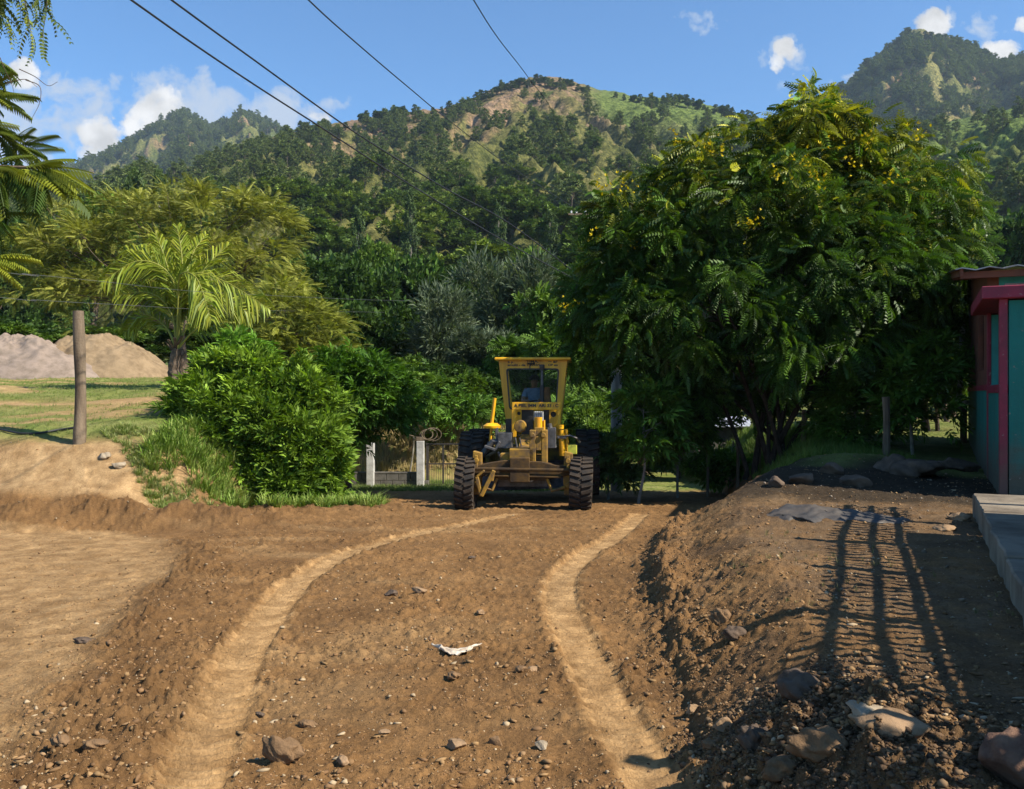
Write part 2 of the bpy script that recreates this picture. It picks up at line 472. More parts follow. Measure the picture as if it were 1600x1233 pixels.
def ground_fields(X, Y):
    """height and soil weights"""
    z = macro(X, Y)
    fade = np.clip(9.0 / np.maximum(Y, .1), .35, 1.0)
    dL, sL, aL = dist_poly(X, Y, trackL)
    dR, sR, aR = dist_poly(X, Y, trackR)
    wob = .022 * vnoise(X * 3, Y * 3, 51) + .020 * vnoise(X * 9, Y * 9, 52) + .014 * vnoise(X * 24, Y * 24, 53)
    wL = .138 + .5 * wob; wR = .130 + .5 * wob
    inL = 1 - sstep(wL - .02, wL + .03, dL + .6 * wob)
    inR = 1 - sstep(wR - .02, wR + .03, dR + .6 * wob)
    track = np.maximum(inL, inR)
    # smooth trodden ground far left
    le = left_edge_x(Y) + .25 * vnoise(X * .9, Y * .9, 21) + .08 * vnoise(X * 4, Y * 4, 22)
    smooth_l = sstep(.25, -.15, X - le)
    # windrow along the left side road
    wy = 12.35 + .16 * np.sin(X * 1.1) + .12 * vnoise(X * 1.3, 0 * X, 3)
    wr = np.exp(-((Y - wy) / .42) ** 2) * sstep(-2.2, -4.6, X)
    wr2 = np.exp(-((Y - 14.2 - .3 * (X + 4)) / .55) ** 2) * sstep(-5.6, -4.6, X) * sstep(-.9, -2.2, X)
    z = z + .30 * wr * (1 + .35 * fbm(X * 2.2, Y * 2.2, 61, 3)) + .13 * wr2 * (1 + .4 * fbm(X * 2.5, Y * 2.5, 62, 3))
    # loose diagonal band of spoil between the side road and the left track
    band = np.exp(-((X - le - .30) / .33) ** 2) * sstep(11.5, 10, Y)
    z = z + .055 * band * (1 + .5 * fbm(X * 2, Y * 2, 63, 3))
    # berm along the right bank
    xr = np.interp(Y, CR_Y, CR_X)
    rag = .10 * fbm(X * 1.6, Y * 1.6, 64, 3)
    berm = np.exp(-((X - xr - .10 - rag) / .19) ** 2) * (.12 + .88 * sstep(4.6, 6.6, Y)) * sstep(14.5, 11.5, Y)
    z = z + .095 * berm * (1 + .40 * fbm(X * 3.1, Y * 3.1, 65, 3))
    mud = np.exp(-((X - 1.20) / .34) ** 2 - ((Y - 3.30) / .50) ** 2)
    z = z + .11 * mud * (1 + .6 * fbm(X * 3.5, Y * 3.5, 66, 3))
    z = z + bump_at(X, Y, 2.9, 8.9, .6, .45, .09) + bump_at(X, Y, 4.1, 12.3, 1.5, 1.0, .16)
    z = z + bump_at(X, Y, 5.3, 13.6, 1.2, .8, .25)
    z = z + bump_at(X, Y, 1.75, 6.3, .30, .2, .05)
    z = z + bump_at(X, Y, -.35, 4.55, .55, .07, .03) + bump_at(X, Y, -.2, 5.1, .7, .05, .022, .1)
    field = sstep(-.1, 1.15, np.interp(Y, XB_Y, XB_X) - X) * sstep(13.9, 14.8, Y)
    sandL = sstep(-4.6, -5.4, X) * sstep(12.7, 13.0, Y) * (1 - sstep(14.0, 14.7, Y + .4 * vnoise(X * 1.2, Y, 14)))
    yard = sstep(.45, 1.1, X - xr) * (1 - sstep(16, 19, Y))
    # roughness of the soil: clods, crumbs, ripples
    rough = np.clip(.62 + .35 * fbm(X * .8, Y * .8, 71, 3), .25, 1.1)
    rough = rough * (1 - .84 * track) * (1 - .62 * smooth_l) * (1 - .62 * sandL) * (1 - .7 * field)
    rough = rough + .45 * berm + .6 * wr + .5 * band + .5 * mud + .3 * wr2
    rough = rough * (1 - .72 * sstep(.7, 1.5, X - xr) * (1 - sstep(7.8, 9.5, Y)) - .35 * yard * sstep(7.8, 9.5, Y)) * (1 - .6 * sstep(24, 30, Y))
    f1, id1 = worley(X * 6.5 + .4 * vnoise(X * 5, Y * 5, 2), Y * 6.5, 1)
    f2, id2 = worley(X * 15 + .5 * vnoise(X * 11, Y * 11, 2), Y * 15, 3)
    f3, id3 = worley(X * 34, Y * 34, 6)
    cl1 = np.maximum(0, .55 - f1) * np.where(id1 > .62, 1.0, .10)
    cl2 = np.maximum(0, .60 - f2) * np.where(id2 > .45, 1.0, .15)
    cl3 = np.maximum(0, .60 - f3) * np.where(id3 > .3, 1.0, .2)
    lump = .050 * cl1 * (.4 + id2) + .058 * cl2 + .026 * cl3
    mid = .017 * fbm(X * 4.5, Y * 4.5, 73, 4, .6)
    z = z + rough * (lump + mid) * (1 + .35 * berm + .3 * mud) + .004 * fbm(X * 9, Y * 9, 74, 3) + .018 * fbm(X * .9, Y * .9, 75, 3)
    # tyre tracks: sunk, with lug ribs and a crumbled lip
    rib = np.sin(aL * 2 * math.pi / .085 + 3.0 * np.abs(dL) / .165) * (.45 + .55 * sstep(.03, .10, dL)) * (1 - sstep(.17, .23, dL + 2 * wob))
    ribR = np.sin(aR * 2 * math.pi / .085 + 3.0 * np.abs(dR) / .165) * (.45 + .55 * sstep(.03, .10, dR)) * (1 - sstep(.16, .22, dR + 2 * wob))
    z = z - .014 * inL - .016 * inR + .019 * rib + .014 * ribR
    lipL = np.exp(-((dL - wL - .06) / .035) ** 2); lipR = np.exp(-((dR - wR - .06) / .04) ** 2)
    z = z + (.006 * lipL + .009 * lipR) * (1 + 1.6 * vnoise(X * 12, Y * 12, 81))
    # ruts and drag marks of the smooth side road
    z = z + smooth_l * (.016 * vnoise(X * .8 + Y * .3, Y * 3.4, 91) + .010 * vnoise(X * 1.5, Y * 9, 92) + .006 * fbm(X * 6, Y * 8, 93, 3)) 
    return z, dict(track=track, smooth=smooth_l, wr=np.maximum(wr, .8 * wr2), band=band, berm=berm, mud=mud, field=field, sand=sandL, yard=yard,
                   rough=rough, xr=xr, dL=dL, dR=dR, cl=cl1 + cl2)

def gz(x, y):
    z, _ = ground_fields(np.atleast_1d(np.asarray(x, float)), np.atleast_1d(np.asarray(y, float)))
    return float(z[0]) if np.ndim(x) == 0 else z

NR, NC = 1000, 900
Yr = 2.0 * (62.0 / 2.0) ** np.linspace(0, 1, NR)
uc = np.linspace(-1, 1, NC)
YY, UU = np.meshgrid(Yr, uc, indexing='ij')
XX = UU * (.70 * YY + 1.1)
ZZ, W = ground_fields(XX, YY)

def lerp(a, b, t): return a + (b - a) * t[..., None]
C = lambda r, g, b: np.array((r, g, b))
soil = C(.315, .172, .070); soil_d = C(.195, .106, .045); tan = C(.48, .300, .142); sandc = C(.54, .35, .175); darkc = C(.135, .085, .048)
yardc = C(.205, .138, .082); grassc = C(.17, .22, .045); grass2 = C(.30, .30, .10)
big = fbm(XX * .7, YY * .7, 101, 4); sm = fbm(XX * 5, YY * 5, 102, 4)
col = np.broadcast_to(soil, XX.shape + (3,)).copy()
col = lerp(col, soil_d, np.clip(.35 + .5 * big + .35 * sm, 0, 1))
col = lerp(col, tan * .85, .5 * sstep(.1, .9, fbm(XX * .5, YY * 1.2, 103, 3)) * (1 - W['berm']))
col = lerp(col, tan, W['smooth'] * np.clip(.75 + .4 * sm, 0, 1))
eg = .05 * vnoise(XX * 7, YY * 7, 111) + .035 * vnoise(XX * 19, YY * 19, 112) + .03 * vnoise(XX * 45, YY * 45, 113)
tcol = np.maximum(1 - sstep(.09, .21, W['dL'] + eg), 1 - sstep(.08, .20, W['dR'] + eg))
col = lerp(col, C(.56, .345, .160), tcol * np.clip(.80 + .45 * sm, 0, 1))
col = lerp(col, soil_d * 1.05, np.clip(W['wr'] * 1.0, 0, 1) * .8)
col = lerp(col, soil_d, np.clip(W['band'], 0, 1) * .85)
col = lerp(col, darkc, np.clip(W['berm'] * 1.1, 0, 1) * .35 * sstep(.25, -.15, XX - W['xr'] - .05))
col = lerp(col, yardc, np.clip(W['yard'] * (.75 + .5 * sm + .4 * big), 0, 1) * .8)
col = lerp(col, darkc * 1.15, .75 * sstep(.05, .75, fbm(XX * 1.3, YY * 1.3, 121, 4)) * sstep(-.1, .5, XX - W['xr']))
col = lerp(col, C(.050, .038, .026), W['yard'] * sstep(9.5, 10.5, YY + .25 * (XX - 4.5) + .35 * vnoise(XX * 2, YY * 2, 46)) * .92)  # soil colour darkened to carry the deep shade before house and tree
col = lerp(col, darkc, np.clip(W['mud'] * 1.2 * (1 - sstep(1.7, 2.1, XX)), 0, 1) * .85)
col = lerp(col, darkc * 1.0, bump_at(XX, YY, 3.15, 9.0, .9, .6, .9))
col = lerp(col, sandc, W['sand'] * np.clip(.8 + .4 * sm, 0, 1))
patch = sstep(-.25, .25, fbm(XX * .35, YY * .8, 104, 4) + .15)
g = W['field'] * np.clip(.25 + .85 * patch + .2 * sm, 0, 1)
strip = np.exp(-((YY - 18.2 - .12 * (XX + 12)) / .9) ** 2) * sstep(-5.5, -7, XX)
g = g * (1 - .85 * strip)
col = lerp(col, sandc * 1.05, W['field'] * (1 - g) * .9)
gc = lerp(np.broadcast_to(grassc, col.shape).copy(), grass2, np.clip(.5 + .6 * fbm(XX * 1.5, YY * 1.5, 105, 3), 0, 1))
col = col * (1 - g[..., None]) + gc * g[..., None]
far = sstep(20.5, 22.5, YY + .6 * vnoise(XX * .7, YY * .7, 44)) * (1 - W['field'])
col = col * (1 - far[..., None]) + gc * far[..., None]
vg = sstep(.9, 1.9, XX - W['xr']) * sstep(12.4, 13.4, YY + .5 * vnoise(XX, YY, 45))
col = col * (1 - vg[..., None]) + gc * .8 * vg[..., None]
bnk = sstep(25.8, 27.0, YY) * (1 - sstep(1.5, 3.5, XX)) * (1 - sstep(33, 38, YY)) * sstep(-12, -9, XX)
col = lerp(col, C(.36, .20, .115), bnk * .8 * np.clip(.7 + .6 * sm, 0, 1))
sh = .92 + .16 * np.clip(W['cl'] / .5, 0, 1) + .10 * sm
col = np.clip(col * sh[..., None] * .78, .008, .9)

def mat_ground(name):
    m, nt, b = mat_new(name)
    a = nn(nt, 'ShaderNodeAttribute', attribute_name='Col')
    n = noise_node(nt, 45, 8, .65); r = ramp(nt, n.outputs['Fac'], [(.28, (.66, .64, .60)), (.52, (1, 1, 1)), (.74, (1.28, 1.26, 1.20))])
    n3 = noise_node(nt, 3.2, 6, .6); r3 = ramp(nt, n3.outputs['Fac'], [(.3, (.80, .77, .72)), (.7, (1.15, 1.15, 1.12))])
    mu = nn(nt, 'ShaderNodeMix', data_type='RGBA', blend_type='MULTIPLY'); mu.inputs[0].default_value = 1
    nt.links.new(a.outputs['Color'], mu.inputs[6]); nt.links.new(r.outputs[0], mu.inputs[7])
    mu2 = nn(nt, 'ShaderNodeMix', data_type='RGBA', blend_type='MULTIPLY'); mu2.inputs[0].default_value = 1
    nt.links.new(mu.outputs[2], mu2.inputs[6]); nt.links.new(r3.outputs[0], mu2.inputs[7])
    nt.links.new(mu2.outputs[2], b.inputs['Base Color'])
    b.inputs['Roughness'].default_value = .95; b.inputs['Specular IOR Level'].default_value = .12
    n2 = noise_node(nt, 70, 8, .7); bb = bump(nt, n2.outputs['Fac'], 1.0, .018)
    nt.links.new(bb.outputs[0], b.inputs['Normal'])
    return m
M_ground = mat_ground("loose earth")
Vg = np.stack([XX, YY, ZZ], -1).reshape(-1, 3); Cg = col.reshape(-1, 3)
I = np.arange(NR * NC).reshape(NR, NC)
Fg = np.stack([I[:-1, :-1], I[:-1, 1:], I[1:, 1:], I[1:, :-1]], -1)
cx = XX[:-1, :-1]; cy = YY[:-1, :-1]
isfield = (W['field'][:-1, :-1] > .5)
isroad = (cx < np.interp(cy, CR_Y, CR_X) + .12) & (~isfield) & (cy < 24) & ~((cx < -5.0) & (cy > 12.6))
def submesh(name, mask, label):
    F = Fg[mask]; used = np.unique(F); mp = np.full(NR * NC, -1); mp[used] = np.arange(len(used))
    me = make_mesh(name, Vg[used], mp[F], True, Cg[used])
    o = add_obj(name, me, M_ground); tag(o, label, name.replace('_', ' '), kind='structure'); return o
submesh('dirt_road', isroad, 'brown loose dirt road with two pale curved tyre tracks')
submesh('grass_field', isfield, 'raised patchy grass field on the left behind the wooden post')
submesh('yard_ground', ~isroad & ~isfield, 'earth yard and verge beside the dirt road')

# wide coarse terrain around and beyond the detailed ground
xs = np.linspace(-420, 420, 211); ys = np.concatenate([np.linspace(-60, 62, 62), np.linspace(66, 260, 30)])
GX, GY = np.meshgrid(xs, ys, indexing='ij')
GZ = macro(GX, GY)
inside = (np.abs(GX) < (.70 * GY + 1.1) + 4.2) & (GY > -2.5) & (GY < 60)
GZ = GZ - np.where(inside, 1.4, .06)
I2 = np.arange(GX.size).reshape(GX.shape)
F2 = np.stack([I2[:-1, :-1], I2[1:, :-1], I2[1:, 1:], I2[:-1, 1:]], -1).reshape(-1, 4)
cg = lerp(np.broadcast_to(C(.23, .145, .075), GX.shape + (3,)).copy(), C(.10, .13, .04), sstep(10, 40, np.abs(GX) + .5 * GY))
o = add_obj('ground', make_mesh('ground', np.stack([GX, GY, GZ], -1).reshape(-1, 3), F2, True, cg.reshape(-1, 3)), M_ground)
tag(o, 'open earth and rough grass stretching away to the hills', 'ground', kind='structure')
# ------------------------------------------------------------------ hills
def hill_mesh(name, label, crest, R0, R1px, foot, amp, seed, s_range, ns=420, nt_=300, bare=None, spur=1.0, back=450, conv=.55):
    """crest: (px, py) skyline points; R1px: (px, distance) of the crest line"""
    crest = np.array(crest, float); R1px = np.array(R1px, float)
    pxs = np.linspace(s_range[0], s_range[1], ns); tt = np.concatenate([np.linspace(0, 1, nt_), np.linspace(1, 1.6, 40)[1:]])
    PX, T = np.meshgrid(pxs, tt, indexing='ij')
    return hill_eval(PX, T, crest, R0, R1px, foot, amp, seed, spur, back, conv)
def hill_eval(PX, T, crest, R0, R1px, foot, amp, seed, spur=1.0, back=450, conv=.55):
    cy_ = np.interp(PX, crest[:, 0], crest[:, 1]); R1 = np.interp(PX, R1px[:, 0], R1px[:, 1])
    Y = R0 + (R1 - R0) * T
    zc = EYE + (616.5 - cy_) / FPX * R1
    X = (PX - 800) / FPX * Y
    prof = conv * T + (1 - conv) * T ** 1.9
    z = foot + (zc - foot) * prof
    L = R1 * .06
    rid = 1 - np.abs(fbm(X / (L * 1.5), Y / (L * 4.0), seed, 4, .5))          # spurs running downhill
    win = np.clip(T * 4, 0, 1) * (1 - .88 * sstep(.80, 1.0, T))
    z = z + amp * spur * (rid - .62) * win + amp * .22 * fbm(X / (L * .35), Y / (L * .35), seed + 9, 4, .5) * win + amp * .05 * fbm(X / (L * .12), Y / (L * .12), seed + 19, 3)
    over = np.clip((T - 1) / .6, 0, 1)
    z = z - (zc - foot) * over ** 1.5 * .5
    return X, Y, z

def hill_object(name, label, crest, R0, R1px, foot, amp, seed, pr, colf, ns=420, nt_=300, **kw):
    crest = np.array(crest, float); R1px = np.array(R1px, float)
    pxs = np.linspace(pr[0], pr[1], ns); tt = np.concatenate([np.linspace(0, 1, nt_), np.linspace(1, 1.6, 30)[1:]])
    PX, T = np.meshgrid(pxs, tt, indexing='ij')
    X, Y, z = hill_eval(PX, T, crest, R0, R1px, foot, amp, seed, **kw)
    c = colf(PX, T, X, Y)
    I = np.arange(X.size).reshape(X.shape)
    F = np.stack([I[:-1, :-1], I[1:, :-1], I[1:, 1:], I[:-1, 1:]], -1).reshape(-1, 4)
    o = add_obj(name, make_mesh(name, np.stack([X, Y, z], -1).reshape(-1, 3), F, True, c.reshape(-1, 3)), M_hill)
    tag(o, label, 'hill', kind='structure')
    def sampler(px, t):
        return hill_eval(np.asarray(px, float), np.asarray(t, float), crest, R0, R1px, foot, amp, seed, **kw)
    return sampler

def mat_hill():
    m, nt, b = mat_new("hillside scrub")
    a = nn(nt, 'ShaderNodeAttribute', attribute_name='Col')
    n = noise_node(nt, .35, 9, .7); r = ramp(nt, n.outputs['Fac'], [(.38, (.38, .42, .36)), (.5, (.9, .92, .85)), (.62, (1.55, 1.45, 1.25))])
    mu = nn(nt, 'ShaderNodeMix', data_type='RGBA', blend_type='MULTIPLY'); mu.inputs[0].default_value = 1
    nt.links.new(a.outputs['Color'], mu.inputs[6]); nt.links.new(r.outputs[0], mu.inputs[7]); nt.links.new(mu.outputs[2], b.inputs['Base Color'])
    b.inputs['Roughness'].default_value = 1; b.inputs['Specular IOR Level'].default_value = .05
    n2 = noise_node(nt, .5, 8, .7); bb = bump(nt, n2.outputs['Fac'], .9, 3.0); nt.links.new(bb.outputs[0], b.inputs['Normal'])
    return m
M_hill = mat_hill()
G1 = C(.085, .10, .03); G2 = C(.20, .185, .065); B1 = C(.25, .16, .10); B2 = C(.36, .25, .175); GG = C(.13, .18, .045)

def col_main(PX, T, X, Y):
    a = fbm(X / 60, Y / 110, 201, 5, .6); b = fbm(X / 22, Y / 40, 203, 4, .6)
    c = lerp(np.broadcast_to(G1, X.shape + (3,)).copy(), G2, np.clip(.5 + .7 * a, 0, 1))
    crestb = sstep(.62, .92, T) * np.exp(-((PX - 860) / 190) ** 2) + .85 * sstep(.62, .85, T) * np.exp(-((PX - 590) / 170) ** 2)
    c = lerp(c, B1, np.clip(crestb * (.7 + .9 * b), 0, 1))
    c = lerp(c, B2, np.clip(1.5 * crestb * (b - .12), 0, 1))
    c = lerp(c, B1 * .9, np.clip(1.4 * (b - .35), 0, 1) * .7 * sstep(.3, .6, T))
    c = lerp(c, GG, sstep(.72, .88, T) * sstep(895, 950, PX) * .9)
    c = lerp(c, GG * 1.1, sstep(1430, 1500, PX) * sstep(.3, .6, T) * np.clip(.6 + a, 0, 1))
    return c
def col_far(PX, T, X, Y):
    a = fbm(X / 120, Y / 200, 211, 5, .6); b = fbm(X / 45, Y / 80, 213, 4, .6)
    c = lerp(np.broadcast_to(G1 * 1.1, X.shape + (3,)).copy(), G2, np.clip(.4 + .8 * a, 0, 1))
    return lerp(c, B1, np.clip(2.0 * (b - .05), 0, 1) * .9)
def col_right(PX, T, X, Y):
    c = col_far(PX, T, X, Y)
    s_ = np.exp(-((PX + 16 * vnoise(X / 40, Y / 40, 216) - (1445 + 60 * (1 - T) * 1.3)) / 26) ** 2) * sstep(.35, .6, T) * (1 - sstep(.93, .99, T))
    return lerp(c, C(.27, .24, .09), np.clip(s_ * (1 + .6 * fbm(X / 30, Y / 50, 215, 3)), 0, 1))

crA = [(-500,420),(-100,350),(60,318),(180,292),(260,285),(330,268),(400,236),(440,222),(480,216),(520,206),(560,198),(600,192),(650,185),(700,178),(740,166),(775,148),(810,136),
       (850,130),(880,132),(905,140),(935,150),(980,158),(1030,163),(1080,166),(1130,180),(1180,196),(1250,215),(1320,226),(1400,222),(1470,205),(1540,190),(1620,176),(1800,150),(2200,120)]
hA = hill_object('hill', 'central wooded hill with bare eroded soil below its rounded crest', crA, 62,
                 [(-500, 420), (200, 470), (500, 600), (850, 700), (1150, 680), (1400, 560), (1700, 520), (2200, 500)], -1.5, 26, 301, (-500, 2150), col_main, ns=620, nt_=360)
crC = [(1180,215),(1260,185),(1300,160),(1325,142),(1345,120),(1370,100),(1395,82),(1415,68),(1440,62),(1470,70),(1500,78),(1525,90),(1545,100),(1565,108),(1600,102),(1680,80),(1800,120),(2000,200)]
hC = hill_object('hill', 'steep pointed wooded hill behind the big tree with a pale green scar', crC, 560,
                 [(1180, 1250), (1440, 1200), (2000, 1250)], 40, 60, 401, (1180, 1990), col_right, ns=300, nt_=220, conv=.8)
crB = [(60,300),(100,276),(130,262),(160,250),(190,236),(215,222),(240,203),(262,190),(285,181),(300,190),(318,205),(335,206),(352,196),(378,183),(398,186),(420,202),(450,216),(480,230),(520,250),(600,300)]
hB = hill_object('hill', 'distant hazy double peaked hill at the left', crB, 480,
                 [(60, 1750), (300, 1700), (600, 1750)], 20, 75, 501, (60, 600), col_far, ns=260, nt_=220, conv=.8)
crD = [(-700,250),(-300,240),(-60,262),(40,270),(110,262),(160,272),(240,290),(330,300),(400,330)]
hD = hill_object('hill', 'farthest low blue ridge at the left edge', crD, 900,
                 [(-700, 2700), (400, 2700)], 20, 110, 601, (-700, 400), col_far, ns=220, nt_=120, conv=.8)
# ------------------------------------------------------------------ leaf prototypes (forward = +Y, up = +Z)
def proto_pinnate(L=.42, pairs=9, ll=.10, lw=.032, droop=.35, sweep=.45, hang=.35, end=True, stem=.006):
    V = []; F = []
    def pt(t): return np.array((0, L * t * (1 - .12 * droop * t), -L * droop * t * t))
    ts = np.linspace(.14, .97, pairs)
    for i, t in enumerate(ts):
        base = pt(t); s_ = ll * (1 - .45 * abs(t - .45) ** 1.3 * 2)
        for sd in (-1, 1):
            d = np.array((sd, sweep, -hang)); d /= np.linalg.norm(d)
            w = np.array((0, 1., 0)) - d * d[1]; w /= np.linalg.norm(w)
            mid = base + d * s_ * .5; k = len(V)
            V += [base, mid + w * lw * .5 + (0, 0, .1 * lw), base + d * s_ + (0, 0, -.25 * s_), mid - w * lw * .5 + (0, 0, .1 * lw)]
            F.append([k, k + 1, k + 2, k + 3])
    q = [pt(t) for t in (0, .5, 1)]
    for a, b in zip(q[:-1], q[1:]):
        k = len(V); V += [a + (-stem/2, 0, 0), a + (stem/2, 0, 0), b + (stem/2, 0, 0), b + (-stem/2, 0, 0)]; F.append([k, k + 1, k + 2, k + 3])
    return np.array(V), np.array(F)

def proto_tuft(n=10, L=.12, w=.045, spread=1.0, seed=1, stemlen=.2, fold=.25):
    """a twig tip with simple pointed leaves"""
    r = np.random.default_rng(seed); V = []; F = []
    for i in range(n):
        t = i / max(1, n - 1); a = i * 2.4 + r.uniform(-.4, .4)
        base = np.array((0, stemlen * t, 0.0))
        out = spread * (1.0 - .55 * t)
        d = np.array((math.cos(a) * out, .55 + .6 * t, math.sin(a) * out - .15)); d /= np.linalg.norm(d)
        up = np.array((0, 0, 1.)) + r.normal(size=3) * .35
        sv = np.cross(d, up); sv /= np.linalg.norm(sv); nv = np.cross(sv, d)
        l = L * r.uniform(.7, 1.25); k = len(V)
        mid = base + d * l * .45 + nv * l * .06
        V += [base, mid + sv * w * .5, base + d * l - nv * l * fold * .5, mid - sv * w * .5]
        F.append([k, k + 1, k + 2, k + 3])
    return np.array(V), np.array(F)

def proto_needles(n=12, L=.5, w=.06, seed=2):
    r = np.random.default_rng(seed); V = []; F = []
    for i in range(n):
        d = r.normal(size=3) * .75 + (0, .55, .25); d /= np.linalg.norm(d)
        sv = np.cross(d, r.normal(size=3)); sv /= np.linalg.norm(sv); l = L * r.uniform(.6, 1.2); k = len(V)
        V += [-sv * w * .3, sv * w * .3, d * l + sv * w * .5, d * l - sv * w * .5]
        F.append([k, k + 1, k + 2, k + 3])
    return np.array(V), np.array(F)

def crown_points(blobs, n_clump, per, clump_r, r, shell=.45, up=.25, flat=1.0):
    """clump centres through the blobs' volume, sprays round each clump"""
    B = np.array([b[0] for b in blobs], float); Rr = np.array([b[1] for b in blobs], float)
    vol = Rr.prod(1) ** .75; pick = r.choice(len(B), n_clump, p=vol / vol.sum())
    d = rand_dirs(n_clump, r); d[:, 2] = np.where(r.random(n_clump) < .5, np.abs(d[:, 2]), d[:, 2])
    rad = r.random(n_clump) ** shell
    cc = B[pick] + d * Rr[pick] * rad[:, None]
    cen = B.mean(0); outc = cc - cen; outc /= np.linalg.norm(outc, axis=1)[:, None] + 1e-6
    size = clump_r * r.uniform(.6, 1.35, n_clump)
    dd = rand_dirs(n_clump * per, r).reshape(n_clump, per, 3)
    dd = dd + .55 * d[:, None, :] + .35 * outc[:, None, :] + np.array((0, 0, up))
    dd /= np.linalg.norm(dd, axis=2)[..., None]
    pos = cc[:, None, :] + dd * size[:, None, None] * r.uniform(.25, 1.0, (n_clump, per, 1)) * np.array((1, 1, flat))
    return cc, pos.reshape(-1, 3), dd.reshape(-1, 3), np.repeat(np.arange(n_clump), per), d, rad

def foliage_mesh(name, blobs, n_clump, per, clump_r, proto, scale, pal, seed, shell=.45, up=.25, lean=-.1, tipcol=None, tipz=None, flat=1.0, var=.22, jitter=.5):
    r = np.random.default_rng(seed)
    cc, pos, dr, cid, cd, rad = crown_points(blobs, n_clump, per, clump_r, r, shell, up, flat)
    n = len(pos)
    D = dr * np.array((1, 1, .55)) + np.array((0, 0, lean)) + r.normal(size=(n, 3)) * .25 * jitter
    M = frames(D, roll=r.normal(size=n) * jitter)
    sc = scale * r.uniform(.65, 1.3, n)
    V, F = scatter(proto[0], proto[1], M * sc[:, None, None], pos)
    pal = np.array(pal, float)
    a = np.clip(.5 + .28 * r.normal(size=n_clump), 0, 1)[cid] * .6 + r.random(n) * .4
    c = pal[0] + (pal[1] - pal[0]) * a[:, None]
    if tipcol is not None:
        zz = pos[:, 2]; lo, hi = tipz
        t = sstep(lo, hi, zz + r.normal(size=n) * .25 * (hi - lo)) * (r.random(n) < .72) * r.uniform(.2, 1, n)
        c = c + (np.array(tipcol) - c) * t[:, None]
    c = c * (1 + var * r.normal(size=n))[:, None]
    k = len(proto[0])
    cols = np.clip(np.repeat(c, k, axis=0), .003, .9)
    # leaf by leaf variation
    leafn = np.repeat(r.uniform(.82, 1.2, (n * k + 3) // 4), 4)[:n * k]
    return make_mesh(name, V, F, False, cols * leafn[:, None]), cc

def limbs_mesh(base, cc, top, r0=.16, seed=1, n_main=6, n_twig=60, up=.6, nsides=7):
    """trunk from base to top, limbs to groups of clumps, twigs to clumps"""
    r = np.random.default_rng(seed); mb = MB()
    base = np.array(base, float); top = np.array(top, float)
    mid = (base + top) / 2 + r.normal(size=3) * np.array((.05, .05, 0)) * np.linalg.norm(top - base)
    tr = spline([base - (0, 0, .25), base + (top - base) * .05, mid, top], 6)
    mb.tube(tr, np.linspace(r0 * 1.15, r0 * .62, len(tr)) * (1 + .5 * np.exp(-np.linspace(0, 8, len(tr)))), nsides)
    # k-means-like grouping of the clumps
    cen = cc[r.choice(len(cc), n_main, replace=False)]
    for _ in range(6):
        lab = np.argmin(((cc[:, None] - cen[None]) ** 2).sum(-1), 1)
        cen = np.array([cc[lab == i].mean(0) if (lab == i).any() else cen[i] for i in range(n_main)])
    per = max(1, n_twig // n_main)
    for i in range(n_main):
        s0 = tr[int(len(tr) * r.uniform(.55, 1.0)) - 1]
        e = s0 + (cen[i] - s0) * .8
        L = np.linalg.norm(e - s0)
        b = spline([s0, s0 + (e - s0) * .35 + (0, 0, L * .14 * up) + r.normal(size=3) * L * .05, s0 + (e - s0) * .7 + r.normal(size=3) * L * .05 + (0, 0, L * .08 * up), e], 5)
        mb.tube(b, np.linspace(r0 * .5, r0 * .16, len(b)), 6)
        m = np.where(lab == i)[0]
        for j in r.permutation(m)[:per]:
            s1 = b[int(r.uniform(.35, 1) * (len(b) - 1))]; e1 = cc[j]; l1 = np.linalg.norm(e1 - s1)
            q = spline([s1, (s1 + e1) / 2 + r.normal(size=3) * l1 * .09 + (0, 0, -.04 * l1), e1], 4)
            mb.tube(q, np.linspace(r0 * .13, r0 * .03, len(q)), 4, cap=False)
    return mb

M_bark = mat_plain("grey brown bark", (.16, .115, .08), (.07, .05, .035), 9, .9, bmp=.7, bdist=.02, spec=.15)
M_barkl = mat_plain("pale grey bark", (.30, .27, .22), (.16, .135, .105), 7, .9, bmp=.6, bdist=.02, spec=.15)
M_leaf = mat_leaf("glossy compound leaves", rough=.48, trans=.22, spec=.28)
M_leafm = mat_leaf("matt leaves", rough=.6, trans=.22, spec=.2)
M_needle = mat_leaf("pine needles", rough=.6, trans=.15, spec=.2)

def plant(name, label, cat, base, blobs, crown_args, trunk_args, mats, group=None, crown_name='crown', trunk_name='trunk', top=None):
    base = np.array(base, float)
    e = empty(name, base, 0, label, cat, group)
    bl = [(np.array(b[0]) - base, b[1]) for b in blobs]
    me, cc = foliage_mesh(crown_name, bl, **crown_args)
    c = add_obj(crown_name, me, mats[0], e); kid(e, c)
    if trunk_args is not None:
        top = np.array(top) - base if top is not None else np.array((0, 0, cc[:, 2].min() * .6 + cc[:, 2].mean() * .4))
        limbs_mesh((0, 0, 0), cc, top, **trunk_args).build(trunk_name, mats[1], e, smooth=True)
    return e, cc

def px_blobs(lst, d, depth=1.0):
    """(px, py, rx, ry, depth offset in m[, depth radius]) at distance d -> world blobs"""
    out = []
    for q in lst:
        px, py, rx, ry, dd = q[:5]
        k = (d + dd) / FPX
        out.append((P(px, py, d + dd), ((rx * k), (q[5] if len(q) > 5 else (rx + ry) / 2 * k * depth), ry * k)))
    return out

